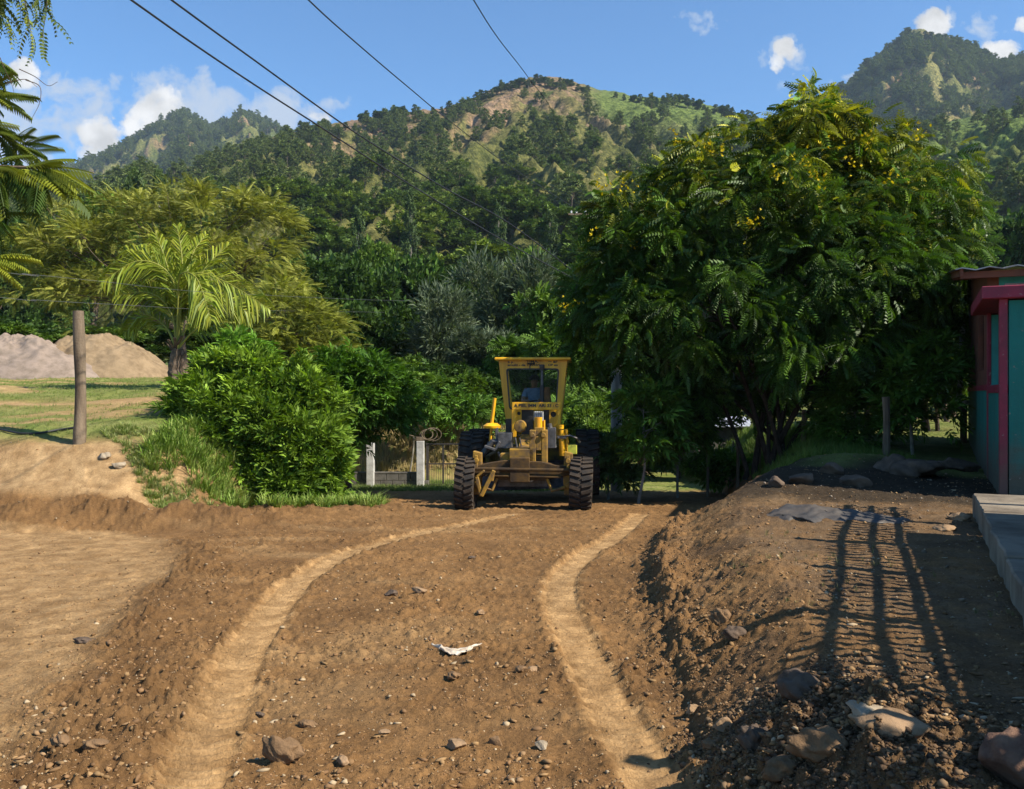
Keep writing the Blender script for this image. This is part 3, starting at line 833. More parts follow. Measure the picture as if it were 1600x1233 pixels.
# ------------------------------------------------------------------ the big tree on the right
TD = 17.3
bt = P(1205, 735, TD); bt[2] = gz(bt[0], bt[1])
SHR = .87
blobs = px_blobs([(a, b, c * SHR, d * SHR, *e) for a, b, c, d, *e in [
    (1180,560,130,95,0,2.0),(1050,555,80,70,.2,1.7),(935,500,42,75,.3,1.2),(985,430,60,80,.2,1.3),(955,400,40,70,.4,1.0),(1040,420,115,95,0,1.5),(965,345,42,55,.3,.8),(1078,288,52,58,.3,1.0),
    (1180,330,135,110,0,1.9),(1150,256,52,42,.4,1.0),(1268,225,66,75,.2,1.0),(1283,168,34,42,.2,.6),(1270,215,70,60,.1,1.0),(1275,420,120,110,-.6,1.7),(1385,345,92,85,0,1.7),(1368,240,46,36,.3,.9),(1480,268,38,32,.3,.7),
    (1425,250,36,42,.3,.8),(1435,430,82,85,0,1.5),(1485,362,38,52,.2,.8),(1400,540,95,60,.3,1.5),(1270,540,110,80,-1.0,1.3),
    (1080,640,85,40,.5,1.1),(1110,480,120,90,-1.0,1.2),(1360,450,100,90,-1.0,1.2),(905,470,22,40,.5,.5),(1325,285,76,56,.2,1.2),(1480,520,40,40,.5,.8),(1000,500,70,80,-.5,1.2)]], TD + .4)
PR_A = proto_pinnate(L=.34, pairs=7, ll=.105, lw=.042, droop=.5, sweep=.5, hang=.45)
tree, ccb = plant('flowering_tree', 'big spreading tree with yellow-tipped feathery leaves and many dark stems, beside the teal house', 'tree', bt, blobs,
    dict(n_clump=620, per=26, clump_r=.38, proto=PR_A, scale=1.0, pal=[(.012,.030,.006),(.090,.175,.018)], seed=11, shell=.33, up=.15, lean=-.30, jitter=.8,
         tipcol=(.46,.42,.025), tipz=(4.3, 7.6), var=.25), None, [M_leaf, M_bark])
mb = MB(); r = np.random.default_rng(5)
allc = ccb
for i in range(11):          # a clump of stems from the ground
    a = r.uniform(0, 2 * math.pi); q = r.uniform(.05, .55)
    s0 = np.array((math.cos(a) * q, math.sin(a) * q * .6, 0.0))
    tgt = allc[r.choice(len(allc))] * .0 + np.array((r.uniform(-3.0, 3.1), r.uniform(-1.2, 1.4), r.uniform(2.4, 4.4)))
    pts = spline([s0 - (0, 0, .3), s0 + (0, 0, .02), s0 + (tgt - s0) * .4 + (0, 0, .35), tgt], 7)
    mb.tube(pts, np.linspace(r.uniform(.05, .10), .022, len(pts)), 7)
    near = np.argsort(((allc - tgt) ** 2).sum(1))[:16]
    for j in near[::2]:
        s1 = pts[int(r.uniform(.55, 1) * (len(pts) - 1))]; e1 = allc[j]
        pp = spline([s1, (s1 + e1) / 2 + r.normal(size=3) * .12, e1], 4)
        mb.tube(pp, np.linspace(.018, .005, len(pp)), 4, cap=False)
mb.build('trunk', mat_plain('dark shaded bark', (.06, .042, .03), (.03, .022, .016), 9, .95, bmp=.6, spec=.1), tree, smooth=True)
# yellow blossom spikes
fl = [(1170,352),(1176,345),(1263,268),(1258,250),(1275,285),(940,290),(955,283),(975,295),(930,372),(987,375),(1215,268),(1128,232),(1110,228),(1330,255),(1385,280),(1350,215),(1300,230),(1060,215),(1525,372),(890,475),(1440,205),(880,482)]
fp = []; r = np.random.default_rng(3)
dirs = allc + np.array(bt)
for (px, py) in fl:
    for _ in range(9):
        q = P(px + r.normal() * 9, py + r.normal() * 9, TD - 1.9 if 1050 < px < 1450 and py > 200 else TD - .3); fp.append(q - bt)
fp = np.array(fp); n = len(fp)
pv = np.array([(0,0,0),(.022,.03,.01),(0,.06,.015),(-.022,.03,.01),(0,0,0),(.03,.0,.02),(.02,.03,.045),(0,.02,.03)]); pf = np.array([[0,1,2,3],[4,5,6,7]])
V, F = scatter(pv, pf, frames(rand_dirs(n, r)) * 1.15, fp)
kid(tree, add_obj('blossom', make_mesh('blossom', V, F, False, np.clip(np.repeat(np.array([(.62,.46,.015)]) * r.uniform(.7, 1.1, (n, 1)), 8, 0), 0, 1)), M_leafm, tree))

# ------------------------------------------------------------------ the yellow-green tree behind the palm
b0 = P(285, 592, 34.0); b0[2] = gz(b0[0], b0[1])
PR_F = proto_pinnate(L=.70, pairs=9, ll=.15, lw=.036, droop=.25, sweep=.9, hang=.15, stem=.02)
blobs = px_blobs([(a, b, c * .84, d * .80, *e) for a, b, c, d, *e in [(120,400,95,75,0),(215,355,105,65,.5),(330,340,95,50,0),(395,330,60,38,.3),(300,420,110,70,-.5),(400,420,60,60,0),(430,380,38,50,.3),(60,440,55,60,0),(160,470,110,60,0),(90,340,50,26,.3),(440,330,28,22,.5),
                  (60,390,50,50,.4),(440,460,40,40,0),(270,310,60,26,.2)]], 34.0, .8)
plant('feathery_tree', 'wide olive-yellow tree with feathery sprays standing behind the young palm', 'tree', b0, blobs,
      dict(n_clump=300, per=36, clump_r=.62, proto=PR_F, scale=.58, pal=[(.06,.08,.014),(.43,.42,.080)], seed=21, shell=.33, up=.3, lean=-.05, tipcol=(.52,.50,.13), tipz=(5.2, 9.0), flat=.6),
      dict(r0=.26, seed=4, n_main=7, n_twig=90), [M_leafm, M_bark])
b1 = P(470, 640, 29.0); b1[2] = gz(b1[0], b1[1]) 
plant('feathery_tree', 'smaller olive feathery tree right of the palm, above the bright green bush', 'tree', b1,
      px_blobs([(440,500,55,50,0),(500,520,40,42,.2),(455,560,60,40,0),(400,540,40,40,0),(520,555,25,28,0)], 28.5, .8),
      dict(n_clump=150, per=22, clump_r=.45, proto=PR_F, scale=.55, pal=[(.06,.085,.014),(.38,.39,.06)], seed=22, shell=.33, up=.3, lean=-.05, tipcol=(.30,.29,.06), tipz=(2.0, 5.0), flat=.65),
      dict(r0=.14, seed=8, n_main=4, n_twig=40), [M_leafm, M_bark])

# ------------------------------------------------------------------ bright bush beside the road
bb = P(420, 770, 16.6); bb[2] = gz(bb[0], bb[1])
PR_T = proto_tuft(11, .17, .05, 1.0, 3, .24)
plant('leafy_bush', 'dense bright green bush at the left edge of the road, taller than a person', 'bush', bb,
      px_blobs([(365,690,78,72,0),(440,705,72,72,-.2),(488,742,36,42,-.2),(312,670,36,66,.2),(430,632,70,40,.3),(345,605,40,30,.4),(392,598,26,30,.3),(475,648,42,44,.3),(300,610,20,26,.2),(455,600,24,26,.3),(500,690,30,38,.1),(400,755,95,38,-.3),(465,772,55,20,-.5),(300,735,26,40,0)], 16.0, .8),
      dict(n_clump=430, per=20, clump_r=.25, proto=PR_T, scale=.80, pal=[(.050,.105,.010),(.22,.33,.035)], seed=31, shell=.36, up=.7, lean=.5, jitter=.9, tipcol=(.28,.42,.03), tipz=(1.2, 2.6), var=.2),
      dict(r0=.09, seed=9, n_main=8, n_twig=90), [M_leafm, M_bark], crown_name='foliage', trunk_name='stem')
b2 = P(545, 745, 21.0); b2[2] = gz(b2[0], b2[1])
plant('leafy_bush', 'darker green bush behind the bright one, left of the gate posts', 'bush', b2,
      px_blobs([(555,640,38,38,0),(602,632,36,36,.3),(575,605,40,28,.3),(530,600,36,32,.2),(545,670,18,26,0)], 20.0, .8),
      dict(n_clump=170, per=10, clump_r=.30, proto=PR_T, scale=1.0, pal=[(.04,.10,.012),(.10,.20,.020)], seed=32, shell=.32, up=.3, lean=.2),
      dict(r0=.08, seed=10, n_main=4, n_twig=40), [M_leafm, M_bark], crown_name='foliage', trunk_name='stem')
# pale green twiggy sapling above the bright bush
b3 = P(375, 600, 18.5); b3[2] = gz(b3[0], b3[1])
plant('sapling', 'small pale green sapling poking up over the bright bush', 'sapling', b3,
      px_blobs([(375,555,26,24,0),(345,575,22,18,0),(400,580,26,18,0)], 18.5, .8),
      dict(n_clump=40, per=9, clump_r=.2, proto=PR_T, scale=.95, pal=[(.12,.26,.03),(.20,.34,.05)], seed=33, shell=.4, up=.5, lean=.2),
      dict(r0=.03, seed=11, n_main=3, n_twig=14), [M_leafm, M_bark], crown_name='foliage', trunk_name='stem')

# ------------------------------------------------------------------ the young palm
PD = 22.0
pb = P(272, 603, PD); pb[2] = gz(pb[0], pb[1])
palm = empty('coconut_palm', pb, 0, 'young palm with ragged yellow-green fronds on the grass field', 'palm')
fr = [([(276,545),(280,480),(262,425),(215,408),(160,440)], -.6, 1.0), ([(276,545),(274,470),(258,405),(243,366)], .2, 1.0), ([(277,545),(284,470),(284,400),(276,352)], .6, 1.0),
      ([(278,545),(292,480),(320,420),(357,383)], .8, 1.0), ([(278,545),(284,470),(305,428),(355,442),(420,482)], -.7, 1.05), ([(276,545),(268,490),(235,458),(182,462)], -.2, .9),
      ([(277,545),(298,500),(340,466),(395,492)], .4, .95), ([(277,545),(278,480),(282,430),(308,436),(330,500)], -1.3, 1.0), ([(276,545),(258,510),(225,492),(196,520)], .3, .7),
      ([(278,545),(300,520),(330,500),(358,520)], -.3, .7), ([(277,545),(270,460),(232,400),(190,392)], .7, .95), ([(277,545),(290,460),(300,400),(322,366)], 1.0, .9)]
r = np.random.default_rng(12)
for k, (pp, dep, ls) in enumerate(fr):
    m = len(pp)
    pts = spline([P(a, b, PD + dep * (i / (m - 1)) ** 1.2) - pb for i, (a, b) in enumerate(pp)], 10)
    seg = np.linalg.norm(np.diff(pts, axis=0), axis=1); L = seg.sum(); cum = np.concatenate([[0], np.cumsum(seg)]) / L
    T = np.gradient(pts, axis=0); T /= np.linalg.norm(T, axis=1)[:, None]
    N = 62
    ts = np.linspace(.26, .995, N); V = []; F = []; cl = []
    for t in ts:
        o_ = np.array([np.interp(t, cum, pts[:, i]) for i in range(3)]); tg = np.array([np.interp(t, cum, T[:, i]) for i in range(3)])
        sv = np.cross(tg, (0.15, -1.0, .35)); sv /= np.linalg.norm(sv)
        for sd in (-1, 1):
            l = ls * .86 * (math.sin(math.pi * min(1, (t - .2) / .8 * .86 + .12))) ** .6 * r.uniform(.8, 1.1)
            d = sd * sv * .8 + tg * (.55 + .5 * t) + r.normal(size=3) * .09; d /= np.linalg.norm(d)
            q0 = o_; q1 = o_ + d * l * .5 + (0, 0, .02); q2 = q1 + (d * .75 + np.array((0, 0, -.85))) * l * .5
            w = np.cross(d, np.array((0, 0, 1.)) + r.normal(size=3) * .5); w /= np.linalg.norm(w); w *= .027
            kx = len(V); V += [q0 - w * .4, q0 + w * .4, q1 + w, q1 - w, q2 + w * .12, q2 - w * .12]; F += [[kx, kx + 1, kx + 2, kx + 3], [kx + 3, kx + 2, kx + 4, kx + 5]]
            c = np.array((.19, .25, .028)) * r.uniform(.7, 1.25) + np.array((.12, .06, 0)) * t * r.random(); cl += [c] * 6
    tv, tf = tube(pts, np.linspace(.035, .006, len(pts)), 5)
    kx = len(V); V = V + list(tv); F = F + [[a + kx for a in f] for f in tf if len(f) == 4]; cl += [np.array((.30, .30, .06))] * len(tv)
    kid(palm, add_obj('frond', make_mesh('frond', V, np.array(F), False, np.clip(np.array(cl), 0, 1)), M_leaf, palm))
mb = MB()
hp = P(277, 545, PD) - pb
tp = spline([(0, 0, -.2), (.02, 0, .15), (.0, 0, .5), hp], 6)
mb.tube(tp, np.interp(np.arange(len(tp)), [0, 4, len(tp) - 1], [.22, .17, .12]) * (1 + .10 * np.sin(np.arange(len(tp)) * 2.1)), 10)
for a in range(9):
    an = a * .7; mb.bar(hp * .6 + (0, 0, .05 * a), hp * .8 + np.array((math.cos(an) * .25, math.sin(an) * .25, .1 + .05 * a)), .07, .02)
mb.build('trunk', M_bark, palm, smooth=True)

# ------------------------------------------------------------------ tree hanging in from the left edge
oh = np.array((-8.6, 7.6, gz(-8.6, 7.6)))
ot = empty('overhanging_tree', oh, 0, 'near tree beyond the left edge, only its drooping feathery branches hang into view', 'tree')
mb = MB()
trk = spline([(0, 0, -.3), (.2, -.1, 1.5), (.5, -.2, 3.0), (.9, -.3, 4.6)], 6); mb.tube(trk, np.linspace(.2, .12, len(trk)), 10)
V_ = []; F_ = []; C_ = []; nk = 0
PR_O = proto_pinnate(L=.60, pairs=15, ll=.15, lw=.032, droop=.30, sweep=.55, hang=.75, stem=.008)
PR_o = proto_pinnate(L=.30, pairs=8, ll=.055, lw=.026, droop=.6, sweep=.5, hang=.5, stem=.004)
def add_inst(proto, M, pos, cols):
    global nk
    V, F = scatter(proto[0], proto[1], M, pos); V_.append(V - oh); F_.append(F + nk); nk += len(V)
    C_.append(np.clip(np.repeat(cols, len(proto[0]), 0), 0, 1))
def branch(pts, d, r0=.03, r1=.006):
    m = len(pts)
    w3 = [P(a, b, d) for a, b in pts]
    if pts[0][0] < -200:      # grow out of the trunk
        tw = trk + oh; w3 = [tw[np.argmin(((tw - (w3[0] - np.array((0, 0, .8)))) ** 2).sum(1))]] + w3
    q = spline(w3, 6) - oh
    mb.tube(q, np.linspace(r0, r1, len(q)), 5); return q + oh
r = np.random.default_rng(77)
G_d = np.array((.035, .075, .012)); G_y = np.array((.26, .28, .025))
def sprays(q, n, proto, sc, down=.3, t0=.2, out=(1, 0, 0), cmix=(0, .6), spread=.7):
    ts = r.uniform(t0, 1, n); idx = ts * (len(q) - 1); i0 = idx.astype(int).clip(0, len(q) - 2)
    pos = q[i0] + (q[i0 + 1] - q[i0]) * (idx - i0)[:, None]
    D = np.array(out) + r.normal(size=(n, 3)) * spread + np.array((0, 0, -down))
    D[:, 1] *= .6
    t = r.uniform(*cmix, n)[:, None]
    add_inst(proto, frames(D, roll=r.normal(size=n) * .3) * (sc * r.uniform(.75, 1.2, n))[:, None, None], pos, G_d + (G_y - G_d) * t)
q = branch([(-420, 330), (-200, 290), (-60, 262), (20, 262), (70, 262)], 7.0, .05, .008)
sprays(q, 40, PR_O, .66, .15, .5, (1, 0, .15), (.2, .95), .5)
sprays(q, 16, PR_O, .7, .7, .6, (.6, 0, -.3), (0, .3), .6)
q = branch([(-300, 250), (-120, 200), (-40, 190), (10, 215), (40, 235)], 7.3, .04, .008)
sprays(q, 38, PR_O, .56, .4, .5, (.8, 0, .1), (0, .8), .7)
q = branch([(-420, 330), (-200, 330), (-60, 330), (-5, 345)], 7.0, .04, .008)
sprays(q, 16, PR_O, .6, .3, .6, (.8, 0, -.1), (0, .4), .5)
q = branch([(-300, 250), (-120, 160), (-50, 140), (-5, 150)], 7.2, .03, .006)
sprays(q, 14, PR_O, .5, .2, .75, (1, 0, .1), (.2, .7), .4)
q = branch([(-300, 200), (-150, 110), (-60, 85), (-15, 88)], 7.2, .03, .006)
sprays(q, 12, PR_O, .48, .5, .8, (1, 0, .0), (.0, .5), .4)
q = branch([(-300, 450), (-120, 420), (-50, 405), (-5, 400)], 6.8, .03, .006)
sprays(q, 12, PR_O, .5, .35, .75, (1, 0, .0), (.3, 1.1), .4)
# fine twigs at the very top
for k in range(16):
    x0 = r.uniform(-40, 75); y0 = r.uniform(-110, -20)
    q = branch([(-260, -160), (x0 - 60, y0 - 30), (x0, y0 + 20), (x0 + r.uniform(-6, 26), y0 + r.uniform(60, 125))], 6.4 + r.uniform(-.3, .5), .012, .002)
    sprays(q, 26, PR_o, .62, .8, .35, (.2, 0, -.3), (.0, .75), .6)
for pts in ([(30, 108), (55, 120), (75, 134), (90, 128)], [(40, 125), (62, 135), (62, 160), (50, 185)], [(0, 90), (8, 110), (18, 130), (22, 145)], [(10, 130), (40, 124), (58, 136)]):
    branch(pts, 7.0, .004, .0015)
kid(ot, add_obj('foliage', make_mesh('foliage', np.concatenate(V_), np.concatenate(F_), False, np.concatenate(C_)), M_leaf, ot))
mb.build('trunk', M_bark, ot, smooth=True)

# ------------------------------------------------------------------ prototypes for the wooded belt and the hills
def tree_parts(kind, seed, detail=1.0):
    """unit trees about 1 m high, to be scaled: returns crown mesh, trunk mesh"""
    r = np.random.default_rng(seed)
    if kind == 'broad':
        bl = [((r.uniform(-.22, .22), r.uniform(-.2, .2), r.uniform(.45, .85)), (r.uniform(.14, .24), r.uniform(.14, .22), r.uniform(.10, .18))) for _ in range(9)]
        bl += [((r.uniform(-.3, .3), r.uniform(-.3, .3), .35), (.16, .16, .14)) for _ in range(3)]
        a = dict(n_clump=int(130 * detail), per=9, clump_r=.07, proto=proto_tuft(7, .05, .026, 1.2, seed, .05), scale=1 / detail ** .3, pal=[(.016,.036,.009),(.075,.135,.022)], shell=.35, up=.3, lean=.1, var=.22)
    elif kind == 'light':
        bl = [((r.uniform(-.26, .26), r.uniform(-.2, .2), r.uniform(.4, .9)), (r.uniform(.12, .2), r.uniform(.12, .2), r.uniform(.08, .13))) for _ in range(11)]
        a = dict(n_clump=int(120 * detail), per=9, clump_r=.075, proto=proto_tuft(8, .055, .026, 1.2, seed, .06), scale=1 / detail ** .3, pal=[(.04,.085,.012),(.15,.23,.030)], shell=.35, up=.4, lean=.15, flat=.7)
    elif kind == 'grey':
        bl = [((r.uniform(-.24, .24), r.uniform(-.2, .2), r.uniform(.4, .9)), (r.uniform(.13, .2), r.uniform(.13, .2), r.uniform(.12, .2))) for _ in range(9)]
        a = dict(n_clump=int(150 * detail), per=8, clump_r=.08, proto=proto_tuft(9, .075, .012, .9, seed, .08), scale=1 / detail ** .3, pal=[(.035,.055,.03),(.14,.17,.095)], shell=.4, up=.5, lean=.5)
    elif kind == 'fern':
        bl = [((r.uniform(-.3, .3), r.uniform(-.25, .25), r.uniform(.45, .85)), (r.uniform(.12, .2), r.uniform(.12, .2), r.uniform(.06, .10))) for _ in range(10)]
        a = dict(n_clump=int(90 * detail), per=8, clump_r=.09, proto=proto_pinnate(L=.13, pairs=6, ll=.05, lw=.017, droop=.4, sweep=.6, hang=.25, stem=.003), scale=1.0, pal=[(.03,.07,.010),(.13,.22,.028)], shell=.4, up=.2, lean=-.1, flat=.5)
    else:   # pine
        bl = []
        for k in range(11):
            z = .34 + .62 * k / 10; w = (.20 * (1 - (z - .34) / .72) ** .7 + .03); an = k * 2.4
            bl.append(((math.cos(an) * w * .65, math.sin(an) * w * .65, z), (w * .62, w * .62, .045)))
        bl.append(((0, 0, .93), (.06, .06, .08)))
        a = dict(n_clump=int(85 * detail), per=8, clump_r=.055, proto=proto_needles(8, .055, .012, seed), scale=1 / detail ** .3, pal=[(.040,.070,.018),(.085,.125,.030)], shell=.5, up=.3, lean=.2)
    me, cc = foliage_mesh('crown', bl, seed=seed, **a)
    tr = limbs_mesh((0, 0, 0), cc, (r.uniform(-.03, .03), 0, .88 if kind == 'pine' else .5), r0=.016 if kind == 'pine' else .03, seed=seed, n_main=6 if kind != 'pine' else 9, n_twig=30, nsides=6)
    tme = make_mesh('trunk', np.concatenate(tr.v), tr.f, True)
    return me, tme

belt_protos = {k: [tree_parts(k, s, 1.6) for s in ss] for k, ss in dict(broad=(1, 2, 3), light=(4, 5), grey=(6, 7), fern=(8, 9), pine=(10, 11)).items()}
for k, l in belt_protos.items():
    for c, t in l:
        c.materials.append(M_leafm if k != 'pine' else M_needle); t.materials.append(M_barkl if k in ('pine', 'grey') else M_bark)
KINDLAB = dict(broad='dark_broadleaf_tree', light='bright_green_tree', grey='grey_green_tree', fern='feathery_tree', pine='pine_tree')
def place_tree(kind, var, base, h, w, label, group, rz=None):
    c, t = belt_protos[kind][var % len(belt_protos[kind])]
    e = empty(KINDLAB[kind], base, rng.uniform(0, 6.28) if rz is None else rz, label, 'tree', group)
    e.scale = (w, w, h)
    a = add_obj('crown', c, None, e); b = add_obj('trunk', t, None, e)
    return e

belt = []  # (kind, px, top py, d, width px)
for q in [
  ('broad',470,395,60,130),('broad',560,400,62,140),('broad',650,395,66,150),('broad',735,420,60,120),('light',600,390,80,90),
  ('light',820,400,75,90),('broad',880,410,62,120),
  ('grey',690,470,44,130),('grey',800,415,50,170),('grey',745,520,36,120),('broad',570,470,45,140),('broad',640,470,47,130),('broad',500,480,48,130),
  ('light',850,455,40,130),('fern',800,520,34,100),('fern',860,510,33,120),('light',640,590,30,90),('fern',600,560,32,110),('light',560,560,36,100),
  ('broad',700,560,33,120),('broad',760,590,31,90),('fern',665,600,28.6,80),('light',715,620,28.8,80),('broad',905,520,34,130),('broad',960,500,36,150),
  ('light',640,560,36,110),('fern',905,600,27,100),('light',925,620,25,70),('broad',1010,600,29,120),('light',1060,630,27,100),('broad',1120,590,31,150),
  ('light',1400,560,22,150),('light',1450,590,20,110),('fern',1350,600,22,120),('broad',1300,560,30,150),('broad',1420,500,34,170),('broad',1500,480,40,180),('light',1230,600,29,130),
  ('light',1480,540,24,110),('broad',1490,520,27,120),('light',1530,560,30,120),('broad',1430,560,26,110),('broad',1370,560,27,130),('fern',1465,610,20,90),
  ('broad',20,500,46,150),('broad',90,510,45,130),('light',150,520,44,120),('broad',210,500,48,140),('light',30,540,42,90),('broad',-60,480,46,160),('broad',-140,470,45,160),('light',350,520,42,120),
  ('broad',400,520,40,110),('broad',300,505,46,130),('broad',470,560,38,110),('light',530,600,31,80),
  ('broad',60,330,85,130),('broad',-20,340,80,140),('light',150,320,90,120),('pine',210,268,120,60),('broad',290,300,100,110),('pine',250,272,125,60),('pine',330,280,115,60),
  ('broad',1600,330,80,150),('broad',1690,380,50,160),('light',1540,340,95,120),('broad',1000,330,85,120),('broad',1100,330,90,130),('broad',1650,420,34,150),('broad',1750,400,38,180),
  ('pine',780,320,150,40),('pine',640,300,160,36),('pine',560,330,140,40),('pine',860,330,140,40),('pine',470,320,150,40)]:
    kind, px, py, d, wpx = q
    if d < 62: x, y = (px - 800) / FPX * d, d; z = float(macro(np.array([x]), np.array([y]))[0])
    else:
        T_ = (d - 62) / (np.interp(px, [-500, 200, 500, 850, 1150, 1400, 1700, 2200], [420, 470, 600, 700, 680, 560, 520, 500]) - 62)
        X_, Y_, Z_ = hA([px], [T_]); x, y, z = X_[0], Y_[0], Z_[0]
    top = EYE + (616.5 - py) / FPX * y
    h = max(2.2, top - z); w = wpx / FPX * y * (1.35 if kind != 'pine' else 1.7)
    G_ = {'broad': ('dark green broadleaf tree in the dense belt at the foot of the hill', 'dark trees at the foot of the hill'),
          'light': ('brighter green tree among the dark ones at the foot of the hill', 'bright green trees at the foot of the hill'),
          'grey': ('grey-green thin leaved tree directly behind and left of the yellow cab', 'grey-green trees behind the grader'),
          'fern': ('low spreading feathery tree close behind the road, near the grader', 'feathery trees behind the road'),
          'pine': ('tall pine standing above the broadleaf trees on the lower slope', 'pines on the lower slope')}[kind]
    place_tree(kind, int(px * 7 + py), (x, y, z - .15), h, w, *G_)

# far forest -------------------------------------------------
far_protos = [('broad', 41), ('broad', 42), ('light', 43), ('pine', 44), ('pine', 45), ('pine', 46)]
fcol = bpy.data.collections.new('forest_kinds')
for i, (k, s) in enumerate(far_protos):
    c, t = tree_parts(k, s, .42)
    cv = np.empty(len(c.vertices) * 3, np.float32); c.vertices.foreach_get('co', cv)
    at = c.color_attributes['Col']; cc_ = np.empty(len(c.vertices) * 4, np.float32); at.data.foreach_get('color', cc_)
    tv = np.empty(len(t.vertices) * 3, np.float32); t.vertices.foreach_get('co', tv)
    cf = np.empty(len(c.polygons) * 4, np.int32); c.loops.foreach_get('vertex_index', cf)
    quads = [list(p.vertices) for p in t.polygons if len(p.vertices) == 4]
    Vv = np.concatenate([cv.reshape(-1, 3), tv.reshape(-1, 3)]); Ff = np.concatenate([cf.reshape(-1, 4), np.array(quads) + len(c.vertices)])
    cols = np.concatenate([cc_.reshape(-1, 4)[:, :3] * {'broad': 1.6, 'light': 1.05, 'pine': 1.5}[k] * np.array((1.22, 1.0, .95)), np.broadcast_to(C(.13, .10, .07), (len(t.vertices), 3))])
    me = make_mesh('forest_kind', Vv, Ff, False, cols); me.materials.append(M_needle)
    ob = bpy.data.objects.new('tree_kind_%d' % i, me); fcol.objects.link(ob)

def forest(name, label, pos, scl, rot, idx):
    me = bpy.data.meshes.new(name); n = len(pos)
    me.vertices.add(n); me.vertices.foreach_set('co', np.asarray(pos, np.float32).ravel())
    for an, ty, dat in (('rotz', 'FLOAT', rot), ('kindi', 'INT', idx)):
        a = me.attributes.new(an, ty, 'POINT'); a.data.foreach_set('value', np.asarray(dat, np.float32 if ty == 'FLOAT' else np.int32))
    a = me.attributes.new('scl', 'FLOAT_VECTOR', 'POINT'); a.data.foreach_set('vector', np.asarray(scl, np.float32).ravel())
    o = add_obj(name, me); tag(o, label, 'forest', kind='stuff')
    ng = bpy.data.node_groups.new(name, 'GeometryNodeTree')
    ng.interface.new_socket('Geometry', in_out='INPUT', socket_type='NodeSocketGeometry'); ng.interface.new_socket('Geometry', in_out='OUTPUT', socket_type='NodeSocketGeometry')
    gi = ng.nodes.new('NodeGroupInput'); go = ng.nodes.new('NodeGroupOutput')
    iop = ng.nodes.new('GeometryNodeInstanceOnPoints'); ci = ng.nodes.new('GeometryNodeCollectionInfo')
    ci.inputs['Collection'].default_value = fcol; ci.inputs['Separate Children'].default_value = True; ci.inputs['Reset Children'].default_value = True
    def attr(nm, ty):
        q = ng.nodes.new('GeometryNodeInputNamedAttribute'); q.data_type = ty; q.inputs['Name'].default_value = nm; return q.outputs['Attribute']
    cx_ = ng.nodes.new('ShaderNodeCombineXYZ'); ng.links.new(attr('rotz', 'FLOAT'), cx_.inputs[2])
    ng.links.new(gi.outputs[0], iop.inputs['Points']); ng.links.new(ci.outputs[0], iop.inputs['Instance']); iop.inputs['Pick Instance'].default_value = True
    ng.links.new(attr('kindi', 'INT'), iop.inputs['Instance Index']); ng.links.new(cx_.outputs[0], iop.inputs['Rotation']); ng.links.new(attr('scl', 'FLOAT_VECTOR'), iop.inputs['Scale'])
    ng.links.new(iop.outputs[0], go.inputs[0])
    md = o.modifiers.new('scatter', 'NODES'); md.node_group = ng
    return o

def forest_pts(sampler, n, pr, tr_, dens, hr, seed, pine_from):
    r = np.random.default_rng(seed)
    px = r.uniform(pr[0], pr[1], n); t = np.sqrt(r.uniform(tr_[0] ** 2, tr_[1] ** 2, n))
    X, Y, Z = sampler(px, t)
    k = r.random(n) < dens(px, t, X, Y)
    X, Y, Z, px, t = X[k], Y[k], Z[k], px[k], t[k]; n = len(X)
    pine = r.random(n) < sstep(*pine_from, t)
    h = r.uniform(*hr, n) * np.where(pine, 1.15, .85); w = h * np.where(pine, r.uniform(1.0, 1.5, n), r.uniform(1.1, 1.7, n))
    idx = np.where(pine, 3 + r.integers(0, 3, n), r.integers(0, 3, n))
    return np.stack([X, Y, Z - .4], 1), np.stack([w, w, h], 1), r.uniform(0, 6.28, n), idx, px, t

def densA(px, t, X, Y):
    a = fbm(X / 32, Y / 42, 701, 4, .6)
    low = 1 - sstep(.30, .55, t)
    dz = np.clip(.02 + 1.5 * a, 0, 1) * .9
    crest = 1 - .93 * sstep(.58, .74, t) * np.exp(-((px - 865) / 150) ** 2)
    gg = 1 - .88 * sstep(.80, .95, t) * sstep(890, 950, px) * (1 - sstep(1250, 1330, px)); g2 = 1 - .75 * sstep(1430, 1500, px) * sstep(.35, .6, t)
    return np.maximum(low * (.38 + .9 * a), dz) * crest * gg * g2
F1 = forest_pts(hA, 23000, (-300, 1900), (.05, 1.0), densA, (5, 10.5), 801, (.25, .6))
F2p = forest_pts(hC, 8000, (1200, 1800), (.25, 1.0), lambda px, t, X, Y: np.clip(.55 + 1.0 * fbm(X / 50, Y / 70, 702, 4), .05, 1) * (1 - .92 * np.exp(-((px - (1445 + 78 * (1 - t))) / 24) ** 2)), (10, 17), 802, (-1, .2))
F3p = forest_pts(hB, 8000, (60, 600), (.25, 1.0), lambda px, t, X, Y: np.clip(.32 + 1.2 * fbm(X / 70, Y / 100, 703, 4), .03, 1), (11, 19), 803, (-1, .2))
F4p = forest_pts(hD, 3500, (-300, 380), (.4, 1.0), lambda px, t, X, Y: np.clip(.6 + 0 * t, 0, 1), (14, 22), 804, (-1, .2))
allf = [np.concatenate([a[i] for a in (F1, F2p, F3p, F4p)]) for i in range(4)]
forest('hillside_forest', 'mixed pine and broadleaf wood covering the hills', *allf)

